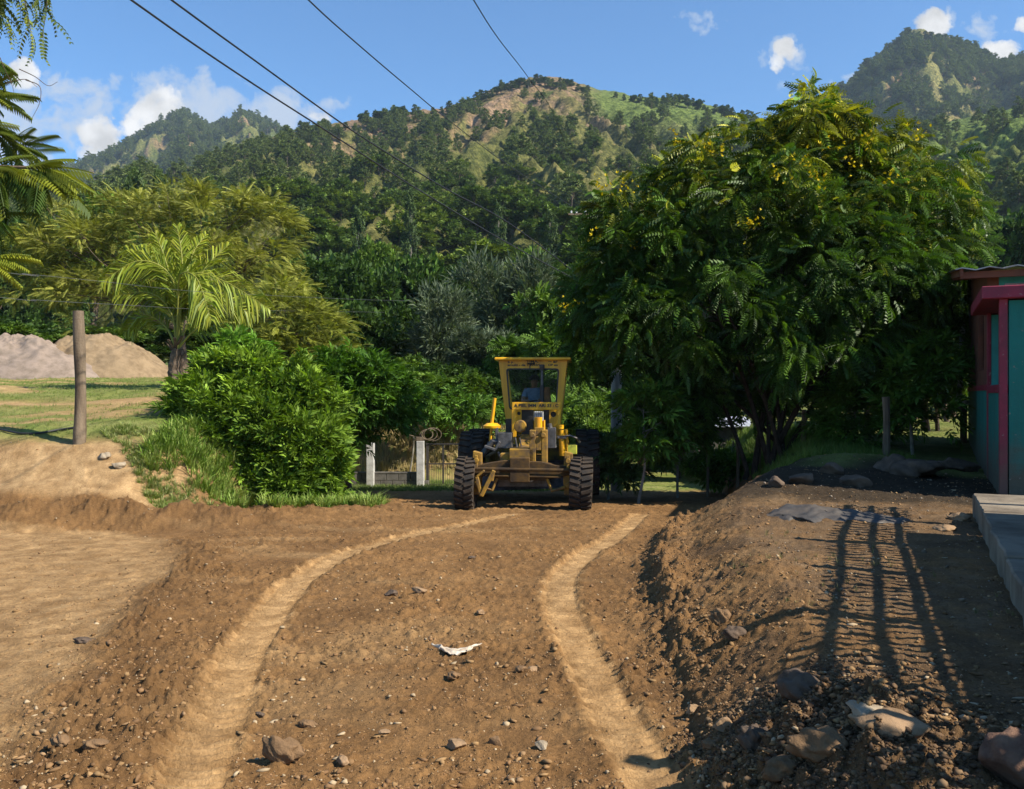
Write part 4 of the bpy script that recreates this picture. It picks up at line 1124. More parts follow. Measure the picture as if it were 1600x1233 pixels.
# pines that stand singly on the skylines
def crest_trees(sampler, pxs, label, group, hr, t=.995, kinds=('pine', 'pine', 'broad')):
    for i, px in enumerate(pxs):
        X_, Y_, Z_ = sampler([px], [t - rng.uniform(0, .02)])
        h = rng.uniform(*hr)
        k = kinds[i % len(kinds)]
        place_tree(k, i, (X_[0], Y_[0], Z_[0] - .5), h, h * rng.uniform(.8, 1.3) * (1.0 if k == 'broad' else 1.3), label, group)
crest_trees(hA, [800,806,812,819,825,832,838,845,851,857,863,869,875,881,887], 'tall pine crowding the rounded crest of the central hill', 'pines on the central crest', (6, 9))
crest_trees(hA, [893,903,911,918], 'small tree at the right shoulder of the central crest', 'trees on the right shoulder', (4, 8))
crest_trees(hA, [760,768,776,784,792,735,745,752], 'dark tree climbing the left flank of the central crest', 'trees left of the crest', (6, 10))
crest_trees(hA, [470,478,486,494,505,565,572,585,592,603,610,622,630,648,655,690,702,715,540], 'lone tree on the long left ridge of the central hill', 'trees on the left ridge', (6, 12))
crest_trees(hA, [962,975,990,1000,1010,1022,1036,1047,1060,1073,1083,1092,1100,1118,1130,1138,1144,1151,1160,1168,1180,1192], 'small dark tree on the grassy shoulder right of the crest', 'trees on the grassy shoulder', (5, 11))
crest_trees(hC, [1330,1345,1357,1372,1398,1408,1418,1428,1437,1446,1455,1466,1478,1490,1505,1512,1524,1536,1548,1558,1568,1590], 'pine on the pointed hill at the upper right', 'pines on the pointed hill', (12, 20))
crest_trees(hB, [250,262,272,300,315,332,340,350,358,366,376,386,395,410,425,436,446], 'tiny pine on the distant double peaked hill', 'pines on the distant peaks', (10, 17))
# ------------------------------------------------------------------ stones, gravel, grass
def ico(sub):
    import bmesh
    bm = bmesh.new(); bmesh.ops.create_icosphere(bm, subdivisions=sub, radius=1.0)
    V = np.array([v.co[:] for v in bm.verts]); F = np.array([[v.index for v in f.verts] for f in bm.faces]); bm.free(); return V, F
def rock_arr(sub, seed, cuts=9, rough=.10, squash=(1, .8, .6), dr=(.42, .82)):
    V, F = ico(sub); r = np.random.default_rng(seed)
    for _ in range(cuts):       # chop facets
        n = rand_dirs(1, r)[0]; d = r.uniform(*dr); h = V @ n
        V = V - np.maximum(0, h - d)[:, None] * n
    V = V * (1 + rough * fbm(V[:, 0] * 2 + V[:, 2] * 1.3, V[:, 1] * 2 - V[:, 2], seed, 3))[:, None]
    return V * np.array(squash) * (1 + .15 * r.normal(size=3)), F
def mat_rock(name, a, b_, s=5):
    m, nt, b = mat_new(name)
    n = noise_node(nt, s, 9, .65); r = ramp(nt, n.outputs['Fac'], [(.35, b_), (.6, a)]); nt.links.new(r.outputs[0], b.inputs['Base Color'])
    b.inputs['Roughness'].default_value = .92; b.inputs['Specular IOR Level'].default_value = .2
    n2 = noise_node(nt, s * 7, 7, .65); bb = bump(nt, n2.outputs['Fac'], .7, .012); nt.links.new(bb.outputs[0], b.inputs['Normal']); return m
M_clod = mat_rock("dry earth clod", (.22, .13, .065), (.13, .08, .042), 9)
M_stone = mat_rock("tan stone", (.32, .205, .115), (.19, .12, .065), 6)
M_pale = mat_rock("pale stone", (.34, .27, .185), (.22, .17, .115), 6)
M_red = mat_rock("reddish brown boulder", (.23, .13, .082), (.10, .055, .038), 7)
M_grey = mat_rock("dusty dark stone", (.13, .09, .062), (.07, .05, .036), 5)

def ground_hit(px, py):
    """where the pixel's ray meets the ground"""
    ds = 2.2 * 1.006 ** np.arange(520); xs_ = (px - 800) / FPX * ds
    hit = np.where(EYE - (py - 616.5) / FPX * ds <= gz(xs_, ds))[0]
    d = float(ds[hit[0]]) if len(hit) else 50.0
    return np.array([(px - 800) / FPX * d, d, gz((px - 800) / FPX * d, d)])

stones = [ # px, py(base), width px, mat, squash z, label, name
 (437,1192,62,M_clod,.85,'large round brown clod standing alone left of the road centre','clod'),
 (536,1200,30,M_stone,.55,'small tan stone near the bottom edge, just right of the large clod','stone'),
 (712,1172,32,M_stone,.75,'rounded brown stone at the left end of a row of three','stone'),
 (775,1168,26,M_clod,.7,'brown stone in the middle of a row of three','stone'),
 (846,1174,28,M_pale,.7,'pale yellowish stone at the right end of a row of three','stone'),
 (611,932,24,M_grey,.5,'grey flat stone, the left of two lying side by side on the road','stone'),
 (654,928,24,M_stone,.5,'light flat stone, the right of two lying side by side on the road','stone'),
 (737,874,14,M_grey,.45,'small dark flat chip lying in the upper road','stone'),
 (750,960,20,M_stone,.5,'low tan stone just above the torn white sheet','stone'),
 (815,1050,20,M_clod,.6,'brown pebble right of the white sheet, left of its twin','stone'),
 (833,1049,18,M_stone,.6,'tan pebble right of the white sheet, right of its twin','stone'),
 (708,1066,26,M_clod,.5,'dark low clod just below the white sheet','clod'),
 (130,1006,26,M_grey,.5,'small dark lump on the smooth tan ground at left','clod'),
 (92,1165,30,M_clod,.7,'crumbly clod at the lower left, left of the dark tuft','clod'),
 (145,1172,32,M_clod,.6,'low crumbly clod at the lower left, right of the dark tuft','clod'),
 (1128,975,40,M_clod,.9,'dark brown clod on the right bank','clod'),
 (1150,1000,36,M_grey,.8,'dark clod just below another on the right bank','clod'),
 (1392,1150,110,M_stone,.50,'broad flat-topped tan boulder on the dark mud heap','boulder'),
 (1352,1130,60,M_pale,.6,'pale rounded stone leaning on the back of the flat-topped boulder','boulder'),
 (1606,1232,120,M_red,.95,'big reddish-brown boulder cut by the right edge of the picture','boulder'),
 (1255,1090,70,M_grey,.6,'large dark clod at the top of the mud heap','clod'),
 (1180,1165,50,M_grey,.7,'dark clod at the left foot of the mud heap','clod'),
 (1230,1215,50,M_clod,.7,'brown clod at the bottom edge of the mud heap','clod'),
 (1130,1140,34,M_stone,.6,'tan stone between the right track and the mud heap','stone'),
 (1082,1120,26,M_stone,.6,'small tan stone beside the right tyre track','stone'),
 (1285,1185,70,M_clod,.75,'brown clod in the middle of the mud heap','clod'),
 (1110,1175,28,M_clod,.6,'small clod at the left end of the mud heap','clod'),
 (600,1150,18,M_stone,.6,'little tan pebble low in the middle of the road','stone'),
 (405,1120,20,M_grey,.5,'small dark chip right beside the left tyre track','stone'),
 (480,1140,24,M_clod,.7,'brown lump left of the pointed tan stone','clod'),
 (1258,755,46,M_grey,.5,'grey stone in the shade under the big tree','stone'),
 (1300,742,40,M_grey,.6,'dark stone in the shade right of the tree stems','stone'),
 (1340,760,50,M_grey,.5,'flat dark stone in the shade before the house','stone'),
 (1215,762,34,M_grey,.6,'small dark stone at the foot of the tree stems','stone'),
 (1500,815,38,M_stone,.5,'broken lump at the corner of the concrete slab','stone'),
 (1478,830,30,M_stone,.5,'small lump left of the concrete slab corner','stone'),
 (163,722,20,M_pale,.9,'upright pale stone in the weeds right of the post','stone'),
 (186,735,26,M_pale,.6,'longer pale stone in the weeds right of the post','stone'),
]
for i, (px, py, w, m, sq, lab, nm) in enumerate(stones):
    q = ground_hit(px, py); s = w / FPX * q[1] / 2
    V, F = rock_arr(4, 900 + i, 8 if nm != 'clod' else 14, .13 if nm != 'clod' else .30, (1.0, .8, sq * .95), (.5, .85) if nm != 'clod' else (.7, .95))
    a = rng.uniform(-.5, .5); Rm = np.array([[math.cos(a), -math.sin(a), 0], [math.sin(a), math.cos(a), 0], [0, 0, 1]])
    me = make_mesh(nm, (V @ Rm.T) * s, F, nm == 'clod')
    o = add_obj(nm, me, m, None, (q[0], q[1] + s * .3, q[2] + s * sq * .45)); tag(o, lab, 'rock' if nm != 'clod' else 'clod')

# uncountable pebbles and crumbs
r = np.random.default_rng(99)
def gravel(name, label, n, mat, sizes, xf, yr, seed, cols=None, pw=2.2):
    r = np.random.default_rng(seed)
    Y = yr[0] + (yr[1] - yr[0]) * r.random(n) ** pw; X = xf(Y, r)
    z, w = ground_fields(X, Y)
    keep = r.random(n) < np.clip(.10 + .9 * w['rough'] + .4 * w['mud'] + .5 * w['berm'], 0, 1) * (1 - .80 * w['track']) * (1 - .8 * w['field'])
    X, Y, z = X[keep], Y[keep], z[keep]; n = len(X)
    s = sizes[0] * np.exp(r.exponential(.45, n)); s = np.minimum(s, sizes[1])
    Vs = []; Fs = []; k = 0; Cs = []
    for v in range(5):
        m = (np.arange(n) % 5) == v; pv, pf = rock_arr(1, seed * 10 + v, 7, .32, (1, .8, .6))
        M = frames(rand_dirs(m.sum(), r) * np.array((1, 1, .3))) * s[m][:, None, None]
        V, F = scatter(pv, pf, M, np.stack([X[m], Y[m], z[m] + s[m] * .2], 1)); Vs.append(V); Fs.append(F + k); k += len(V)
        c = np.array(cols)[r.integers(0, len(cols), m.sum())] * .80 * r.uniform(.75, 1.15, (m.sum(), 1)); Cs.append(np.repeat(c, len(pv), 0))
    o = add_obj(name, make_mesh(name, np.concatenate(Vs), np.concatenate(Fs), False, np.concatenate(Cs)), mat); tag(o, label, 'gravel', kind='stuff')
M_grav = mat_leaf("pebble mix", .9, 0.0, .15)
soils = [(.33, .19, .085), (.27, .155, .07), (.36, .22, .11), (.22, .125, .06), (.33, .20, .09), (.30, .17, .08), (.25, .14, .065), (.36, .22, .10), (.30, .18, .08), (.48, .36, .22)]
gravel('gravel', 'pebbles and crumbs of earth strewn over the loose road', 42000, M_grav, (.0045, .022), lambda Y, r: r.uniform(-.62, .62, len(Y)) * Y, (3.2, 15), 5, soils)
gravel('mud_crumbs', 'dark crumbs and broken lumps of the mud heap', 15000, M_grav, (.004, .020), lambda Y, r: 1.18 + r.normal(size=len(Y)) * .25, (2.7, 4.2), 6, [(.13, .08, .045), (.10, .062, .036), (.17, .105, .058), (.22, .14, .075)], 1.0)
gravel('rubble', 'broken lumps along the crest of the right bank', 8000, M_grav, (.004, .018), lambda Y, r: np.interp(Y, CR_Y, CR_X) + .12 + r.normal(size=len(Y)) * .17, (3.6, 13.5), 7, [(.24, .145, .07), (.17, .10, .05), (.28, .17, .085)], 1.4)
gravel('rubble', 'stones and litter scattered over the shaded yard', 2600, M_grav, (.006, .035), lambda Y, r: np.interp(Y, CR_Y, CR_X) + r.uniform(.9, 4.5, len(Y)), (4.5, 13.5), 8, [(.28, .20, .13), (.20, .14, .09), (.34, .27, .20)], 1.0)

# grass and weeds
def proto_blades(n, L, w, seed, spread=.5):
    r = np.random.default_rng(seed); V = []; F = []
    for i in range(n):
        a = r.uniform(0, 6.28); b = np.array((math.cos(a), math.sin(a), 0)) * r.uniform(0, .05) * L * 3
        lean = np.array((math.cos(a), math.sin(a), 0)) * r.uniform(.1, spread); l = L * r.uniform(.5, 1.1)
        sv = np.array((-math.sin(a), math.cos(a), 0)) * w
        m_ = b + (lean * .4 + (0, 0, .6)) * l; t = b + (lean * 1.1 + np.array((0, 0, .95))) * l
        k = len(V); V += [b - sv * .5, b + sv * .5, m_ + sv * .4, m_ - sv * .4, t + sv * .05, t - sv * .05]; F += [[k, k+1, k+2, k+3], [k+3, k+2, k+4, k+5]]
    return np.array(V), np.array(F)
def grass(name, label, pts, proto, scale, cols, seed, cat='grass'):
    r = np.random.default_rng(seed); X, Y = pts[:, 0], pts[:, 1]; z, _ = ground_fields(X, Y); n = len(X)
    a = r.uniform(0, 6.28, n); c, s_ = np.cos(a), np.sin(a); Z0 = np.zeros(n)
    sc = scale * r.uniform(.5, 1.35, n)
    M = np.stack([np.stack([c, -s_, Z0], -1), np.stack([s_, c, Z0], -1), np.stack([Z0, Z0, Z0 + 1], -1)], 1) * sc[:, None, None]
    V, F = scatter(proto[0], proto[1], M, np.stack([X, Y, z - .01], 1))
    cc_ = np.array(cols[0]) + (np.array(cols[1]) - np.array(cols[0])) * r.random((n, 1)); cc_ = cc_ * r.uniform(.8, 1.2, (n, 1))
    o = add_obj(name, make_mesh(name, V, F, False, np.repeat(cc_, len(proto[0]), 0)), M_leafm); tag(o, label, cat, kind='stuff')
BL = proto_blades(9, 1, .05, 3); BLW = proto_blades(10, 1, .085, 5, 1.5)
r = np.random.default_rng(61)
def region(n, x0, x1, y0, y1, test=None):
    p = np.stack([r.uniform(x0, x1, n), r.uniform(y0, y1, n)], 1)
    if test is not None: p = p[test(p[:, 0], p[:, 1])]
    return p
inf = lambda X, Y: (ground_fields(X, Y)[1]['field'] > .6) & (fbm(X * .35, Y * .8, 104, 4) > -.35) & (np.abs(X) < .64 * Y + 1) & ~((np.abs(Y - 18.2 - .12 * (X + 12)) < .7) & (X < -6))
grass('grass', 'short tufty grass over the raised field', region(26000, -22, -3.5, 14.4, 30, inf), BL, .065, [(.13,.19,.035),(.27,.28,.09)], 1)
grass('weeds', 'rank weeds spilling down the bank beside the wooden post', region(5200, -7.6, -4.4, 12.9, 14.9, lambda X, Y: (fbm(X * 1.3, Y * 1.3, 11, 3) + .4 * fbm(X * 5, Y * 5, 13, 2) > .0) & (X > -7.0 + (14.9 - Y) * .9)), BLW, .10, [(.14,.22,.03),(.34,.33,.14)], 2)
grass('weeds', 'dry and green weeds around the foot of the bright bush', region(3000, -5.8, -2.3, 13.6, 16.6, lambda X, Y: (Y > 14.0 + .35 * (X + 4.4) + .3 * vnoise(X * 2, Y * 2, 8)) & (fbm(X, Y, 12, 3) > -.3)), BLW, .20, [(.11,.21,.02),(.28,.33,.08)], 3)
grass('grass', 'low green grass along the foot of the block wall and gate', region(6000, -5.5, 1.5, 21.2, 25.6), BL, .11, [(.10,.17,.03),(.20,.23,.07)], 4)
grass('grass', 'grass verge right of the grader in front of the saplings', region(9000, 1.6, 6.5, 14.2, 26, lambda X, Y: X > np.interp(Y, CR_Y, CR_X) + .35 + .3 * vnoise(X * 2, Y * 2, 3)), BL, .17, [(.08,.15,.02),(.17,.22,.045)], 5)
grass('dry_grass', 'straw coloured dry grass on the cut earth bank behind the gate', region(3800, -8, 2.5, 26.6, 33), BL, .34, [(.30,.24,.10),(.42,.33,.16)], 6)
grass('weeds', 'dull sparse weeds on the right bank of the road', region(500, 1.6, 3.6, 4.8, 8.0, lambda X, Y: fbm(X * 1.6, Y * 1.6, 19, 3) > .25), BL, .05, [(.14,.14,.05),(.24,.20,.09)], 7)

# torn white sheet in the road
q = ground_hit(712, 1022)
N = 26; a = np.linspace(0, 1, N); gx_, gy_ = np.meshgrid(a, a, indexing='ij')
sx = (gx_ - .5) * .30 * (1 + .15 * np.sin(gy_ * 9)); sy = (gy_ - .5) * .13 + .055 * (2 * gx_ - 1) ** 2 * 1.1 - .01
sx *= (.45 + .55 * gy_) ** .8
sz = .014 + .012 * vnoise(gx_ * 5, gy_ * 3, 3) + .008 * vnoise(gx_ * 11, gy_ * 8, 5) + .018 * (2 * gx_ - 1) ** 2
V = np.stack([sx, sy, sz], -1).reshape(-1, 3); J = np.arange(N * N).reshape(N, N)
F = np.stack([J[:-1, :-1], J[1:, :-1], J[1:, 1:], J[:-1, 1:]], -1).reshape(-1, 4)
M_sheet = mat_plain("dusty white plastic", (.58, .50, .39), (.36, .27, .18), 9, .5)
o = add_obj('plastic_sheet', make_mesh('plastic_sheet', V, F, True), M_sheet, None, q + (0, 0, .004))
so = o.modifiers.new('thick', 'SOLIDIFY'); so.thickness = .004
tag(o, 'crumpled torn whitish sheet half buried in the middle of the road', 'litter')

# pile of sand on the field
mdx = P(110, 588, 30.5)
N = 90; th = np.linspace(0, 2 * math.pi, 160); rr = np.linspace(0, 1, N)
TH, RR = np.meshgrid(th, rr, indexing='ij')
def pile(name, px, w_px, h_px, d, py_base, mat, label, seed, dep=2.2):
    c = P(px, py_base, d); c[2] = float(gz(c[0], c[1])); rx = w_px / 2 / FPX * d; h = EYE + (616.5 - (py_base - h_px)) / FPX * d - c[2]
    X = RR * np.cos(TH) * rx; Y = RR * np.sin(TH) * dep
    zz = h * (1 - RR ** 1.7) * (1 + .24 * fbm(X * .8, Y * .8, seed, 5)) + .05 * fbm(X * 3, Y * 3, seed + 1, 4) * (1 - RR) + .06 * h * np.abs(vnoise(TH * 4, RR * 1.2, seed + 3)) * RR * (1 - RR) * 4 - .25 * RR ** 6
    J = np.arange(X.size).reshape(X.shape); F = np.stack([J[:-1, :-1], J[:-1, 1:], J[1:, 1:], J[1:, :-1]], -1).reshape(-1, 4)
    o = add_obj(name, make_mesh(name, np.stack([X, Y, zz], -1).reshape(-1, 3), F, True), mat, None, c); tag(o, label, 'sand pile')
pile('sand_pile', 20, 360, 56, 30.5, 584, mat_rock("pinkish sand", (.27, .205, .16), (.17, .13, .098), 3), 'low pinkish sand heap behind the wooden post at the left edge', 5)
pile('sand_pile', 150, 260, 58, 31.6, 582, mat_rock("tan sand", (.27, .19, .11), (.16, .11, .062), 3), 'rounder tan sand heap between the wooden post and the palm', 9)

# wooden post on the bank
M_wood = mat_plain("weathered timber", (.22, .165, .11), (.085, .06, .04), 6, .9, bmp=1.0, bdist=.01, spec=.15, streak=True)
pw = P(124, 668, 14.2); pw[2] = gz(pw[0], pw[1]); hgt = EYE + (616.5 - 486) / FPX * 14.2 - pw[2]
mb = MB(); zz = np.linspace(-.4, hgt, 18)
mb.tube(np.stack([.02 * np.sin(zz * 2), .0 * zz, zz], 1), .088 * (1 + .05 * np.sin(zz * 5)) * np.where(zz < .2, 1.12, 1), 14)
post = mb.build('wooden_post', M_wood, None, smooth=True, loc=pw); tag(post, 'thick weathered wooden post standing alone on the grassy bank', 'post')
mb = MB()
for k, (px, py) in enumerate([(-40,672),(0,676),(30,681),(60,681),(90,676),(118,669)]): pass
pts = spline([np.array(ground_hit(px, py)) + (0, 0, .03) for px, py in [(-60,668),(0,674),(30,680),(60,681),(92,676),(116,671)]], 6)
mb.tube(pts, .018, 6); o = mb.build('strand', mat_plain("matt black", (.02, .02, .02), None, 5, .6), None, smooth=True); tag(o, 'thin black hose lying along the bank edge to the wooden post', 'strand')  # thin black tube run along the bank edge to the post foot

# ------------------------------------------------------------------ gate, posts and block wall behind
M_conc = mat_plain("white-washed concrete", (.55, .53, .49), (.36, .34, .30), 7, .85, spec=.2)
M_concd = mat_plain("grey concrete", (.15, .135, .115), (.085, .075, .062), 6, .9, bmp=.5, spec=.2)
M_iron = mat_plain("black painted iron", (.03, .03, .03), (.06, .045, .035), 12, .5)
GD = 24.0
def conc_post(px, ytop, d, w, label, ring=False):
    b = P(px, 760, d); b[2] = gz(b[0], b[1]); h = EYE + (616.5 - ytop) / FPX * d - b[2]
    e = MB().box((0, 0, h / 2 - .1), (w, w, h + .2)).build('concrete_post', M_conc, None, bevel=.012, loc=b); tag(e, label, 'post'); return b, h
conc_post(579, 692, 23.6, .20, 'shorter white concrete post rising from the low block wall')
gb, gh = conc_post(657, 689, 23.6, .20, 'white concrete gate post with a twisted wire coil on top')
mb = MB()
for k in range(3):
    t = np.linspace(0, 2 * math.pi, 26); rr_ = .17 + .03 * k
    mb.tube(np.stack([.16 + .08 * k + rr_ * np.cos(t), .05 * np.sin(t + k), .17 + rr_ * .75 * np.sin(t)], 1), .012, 5, cap=False)
mb.tube(spline([(-.32, 0, .16), (-.18, .02, .12), (0, 0, .06), (.2, 0, .02)], 5), .015, 5)
mb.box((-.02, 0, .06), (.22, .16, .10))
o = mb.build('wire_coil', M_wood, None, smooth=True, loc=gb + (0, 0, gh)); tag(o, 'rusty coil of wire resting on top of the gate post', 'wire coil')
wa = P(500, 760, 23.7); wb = P(652, 760, 23.7)
mb = MB()
nb = 8; L = (wb - wa)[0]
for c in range(2):
    for k in range(nb + 1):
        x0 = wa[0] + (k - (c % 2) * .5) * L / nb; x1 = x0 + L / nb - .012
        mb.box(((x0 + x1) / 2, 23.7, gz(-3.5, 23.7) - .02 + .2 * c + .1), (x1 - x0, .15, .19))
mb.box(((wa[0] + wb[0]) / 2, 23.7, gz(-3.5, 23.7) + .385), (L + .2, .17, .04))
o = mb.build('block_wall', M_concd, None, bevel=.006); tag(o, 'low grey block wall running left from the gate post', 'wall')
g0 = P(668, 760, 23.7); g1 = P(790, 760, 23.7); zb = gz(-2.0, 23.7)
gate = empty('metal_gate', (g0[0], 23.7, zb), 0, 'black iron gate with sparse bars standing left of the grader', 'gate')
W_ = g1[0] - g0[0]; mb = MB()
for x in (0, W_): mb.box((x, 0, .60), (.07, .06, 1.14))
for z in (.05, .62, 1.15): mb.box((W_ / 2, 0, z), (W_ - .05, .035, .035 if z > .1 else .06))
mb.build('frame', M_iron, gate)
for x in np.linspace(0, W_, 6)[1:-1]:
    MB().box((x, .0, .60), (.045, .04, 1.02)).build('bar', M_iron, gate)
mb = MB()
for x in np.linspace(.05, W_ - .05, 34): mb.box((x, .03, .33), (.008, .008, .56))
mb.build('mesh_panel', M_iron, gate)

# ------------------------------------------------------------------ poles and wires
M_pole = mat_plain("grey concrete pole", (.33, .31, .27), (.22, .20, .17), 5, .85, spec=.2, streak=True)
M_ins = mat_plain("white porcelain", (.80, .80, .78), None, 5, .25)
M_wire = mat_plain("black cable", (.02, .02, .022), None, 5, .5)
M_wirel = mat_plain("grey cable", (.09, .09, .085), None, 5, .5)
def pole(px, d, ytop, label, arm_l, arm_r, ins):
    b = P(px, 740, d); b[2] = gz(b[0], b[1]); h = EYE + (616.5 - ytop) / FPX * d - b[2]
    e = empty('utility_pole', b, 0, label, 'utility pole')
    MB().lathe([(.15, -.4), (.145, 0), (.105, h)], 10).build('shaft', M_pole, e, smooth=True)
    ax0 = (arm_l - px) / FPX * d; ax1 = (arm_r - px) / FPX * d
    MB().box(((ax0 + ax1) / 2, .14, h - .25), (ax1 - ax0, .08, .09)).build('crossarm', M_wood, e)
    for q in ins:
        x = (q - px) / FPX * d
        MB().lathe([(.02, 0), (.05, .02), (.035, .05), (.055, .08), (.03, .12), (0, .13)], 10, c=(x, .14, h - .205)).build('insulator', M_ins, e, smooth=True)
    return b, h
p1, h1 = pole(963, 21.0, 446, 'grey concrete pole beside the big tree, white insulators on its low crossarm', 912, 985, (918, 926, 980))
p2, h2 = pole(968, 44.0, 326, 'taller utility pole hidden behind the big tree, its crossarm poking out over the hill', 888, 960, (893, 901, 915, 926))
def wire(name, pix, rad, label, mat=M_wire, sag=True):
    """pix: (px, py, d)"""
    w3 = [P(*q) for q in pix]; b = w3[0] - w3[1]; w3 = [w3[0] + b / np.linalg.norm(b) * 14 * np.array((1, 1, .4))] + w3
    pts = spline(w3, 10)
    o = MB().tube(pts, rad, 6).build('power_cable' if name is None else name, mat, None, smooth=True); tag(o, label, 'cable', 'overhead cables')
wire(None, [(-260,-330,6.2),(205,0,9.0),(300,67,10.1),(400,134,11.6),(500,198,12.9),(640,288,15.0),(790,378,18.3),(918,447,21)], .0115, 'lower of two thick black cables from the top left down to the concrete pole')
wire(None, [(-160,-320,6.4),(268,0,9.4),(400,96,11.4),(530,190,13.3),(600,236,14.5),(700,297,16.5),(800,352,18.6),(895,325,44)][:7] + [(926,447,21)], .0115, 'upper of two thick black cables from the top left down to the concrete pole')
wire(None, [(260,-220,7.5),(482,0,11),(560,70,13),(640,138,16),(700,187,20),(800,262,29),(893,322,44)], .010, 'single thin cable starting near the top centre-left of the sky')
wire(None, [(640,-170,9),(740,0,13),(780,62,17),(826,122,24),(870,190,32),(915,322,44)], .010, 'steep thin cable starting at the top middle and reaching the hill crest')
wire(None, [(-60,418,14),(40,428,15),(160,440,17),(300,455,20),(430,462,24),(560,468,30),(640,470,36)], .0045, 'thin grey cable sagging in front of the feathery tree, the upper one', M_wirel)
wire(None, [(-60,458,14),(60,469,15.5),(200,477,18),(330,484,22),(460,486,28),(600,488,36)], .0045, 'thin grey cable passing just above the wooden post, the lower one', M_wirel)

# small posts, saplings and a shed in the greenery on the right
def stick(px, yb, yt, d, w, label, mat=M_wood, lean=0):
    b = P(px, yb, d); b[2] = gz(b[0], b[1]); h = EYE + (616.5 - yt) / FPX * d - b[2]
    zz = np.linspace(-.2, h, 8)
    o = MB().tube(np.stack([lean * zz + .015 * np.sin(zz * 3), 0 * zz, zz], 1), w * (1 + .08 * np.sin(zz * 7)), 8).build('fence_post', mat, None, smooth=True, loc=b); tag(o, label, 'fence post')
stick(1384, 700, 620, 14.5, .06, 'grey knobbly fence post right of the big tree, before the bushes')
stick(1255, 735, 640, 17, .045, 'thin post deep in the shade right of the tree stems')
stick(1152, 745, 690, 18.5, .035, 'thin dark fence post in the grass left of the tree stems')
stick(1105, 748, 700, 19, .03, 'short thin stake left of the dark fence post')
stick(1186, 730, 650, 18.0, .03, 'slim stake beside the tree stems')
def sapling(px, yb, yt, d, label, blobs, pal=[(.05,.12,.015),(.12,.22,.03)]):
    b = P(px, yb, d); b[2] = gz(b[0], b[1]); top = P(px + 6, yt, d)
    plant('sapling', label, 'sapling', b, px_blobs(blobs, d, 1.0), dict(n_clump=46, per=9, clump_r=.22, proto=PR_T, scale=.9, pal=pal, seed=int(px), shell=.4, up=.4, lean=.1),
          dict(r0=.032, seed=int(px), n_main=4, n_twig=20), [M_leafm, M_barkl], crown_name='foliage', trunk_name='stem', top=top)
sapling(998, 762, 665, 17.0, 'slim sapling with a pale stem just right of the grader', [(1012,640,30,34,0),(1004,690,22,22,0),(1035,670,30,30,.2)])
sapling(1058, 745, 690, 18.5, 'low crooked sapling on the verge under the big tree', [(1055,690,40,26,0),(1090,670,34,30,.3),(1040,720,24,16,0)])
sapling(950, 755, 700, 18.0, 'small bush right behind the grader wheel', [(950,720,22,22,0),(965,745,24,14,0)], [(.06,.12,.03),(.13,.20,.06)])
sapling(1140, 740, 690, 20.0, 'leafy young shrub in front of the pale shed roof', [(1120,735,50,14,0),(1160,745,40,12,-.5)])
sapling(640, 745, 660, 26.5, 'little green tree behind the white gate post', [(640,650,32,26,0),(660,630,20,20,0)])
sapling(730, 740, 640, 27.5, 'feathery green shrub behind the gate, left of the grader', [(725,650,46,34,0),(760,660,30,26,.2),(700,670,26,24,0)])
sapling(1425, 700, 600, 15.5, 'leafy shrub between the fence post and the house', [(1430,610,44,50,0),(1465,580,34,40,.3),(1400,650,34,34,0),(1450,650,36,30,0)])
sapling(1330, 715, 640, 16.5, 'leafy shrub behind the tree stems', [(1330,640,44,40,0),(1300,670,30,24,0),(1360,680,30,24,0)])
M_tin = mat_plain("pale metal roofing", (.62, .64, .68), (.40, .40, .42), 4, .45, metal=.3)
sb = P(1132, 735, 25.0); sb[2] = gz(sb[0], sb[1])
shed = empty('shed', sb, 0, 'low shed with a pale metal roof glimpsed under the big tree', 'shed')
MB().box((0, .8, .2), (1.7, 1.4, .8)).build('wall', M_concd, shed)
mb = MB()
for k in range(24): mb.bar((-.95 + k * .083, -.1, .66), (-.95 + k * .083, 1.7, .88), .083, .02 + .012 * (k % 2))
mb.build('roof', M_tin, shed)
# ------------------------------------------------------------------ motor grader
M_yel = mat_plain("yellow machine paint", (.86, .45, .008), (.60, .27, .010), 5, .42, bmp=.06, spec=.5, streak=True)
M_yeld = mat_plain("dusty yellow paint", (.34, .185, .022), (.11, .07, .035), 7, .75, bmp=.3, spec=.3)
M_axle = mat_plain('shadow darkened muddy axle paint', (.10, .056, .018), (.038, .026, .017), 6, .85, bmp=.4, spec=.2)  # mud tones, with the axle's shadow darkened into the colour
M_tyre = mat_plain("dusty tyre rubber", (.030, .026, .023), (.070, .050, .034), 6, .9, bmp=.5, spec=.2)
M_steel = mat_plain("worn dark steel", (.14, .13, .125), (.06, .055, .05), 8, .55, metal=.5, bmp=.3)
M_blk = mat_plain("black enamel", (.015, .015, .015), (.03, .025, .02), 8, .5)
M_chrome = mat_plain("bright cylinder rod", (.55, .54, .50), (.35, .33, .30), 8, .3, metal=.9)
M_rust = mat_plain("rusty orange panel", (.42, .16, .05), (.22, .09, .04), 9, .8)
M_grille = mat_plain("pale grey grille", (.58, .57, .54), (.35, .34, .31), 10, .6)
m, nt, b = mat_new("window glass"); b.inputs['Base Color'].default_value = (.75, .8, .78, 1); b.inputs['Roughness'].default_value = .03
tb = nn(nt, 'ShaderNodeBsdfTransparent'); tb.inputs[0].default_value = (.90, .93, .91, 1)
gl = nn(nt, 'ShaderNodeBsdfGlossy'); gl.inputs['Roughness'].default_value = .05
fr_ = nn(nt, 'ShaderNodeFresnel'); fr_.inputs[0].default_value = 1.12
mx = nn(nt, 'ShaderNodeMixShader'); nt.links.new(fr_.outputs[0], mx.inputs[0]); nt.links.new(tb.outputs[0], mx.inputs[1]); nt.links.new(gl.outputs[0], mx.inputs[2])
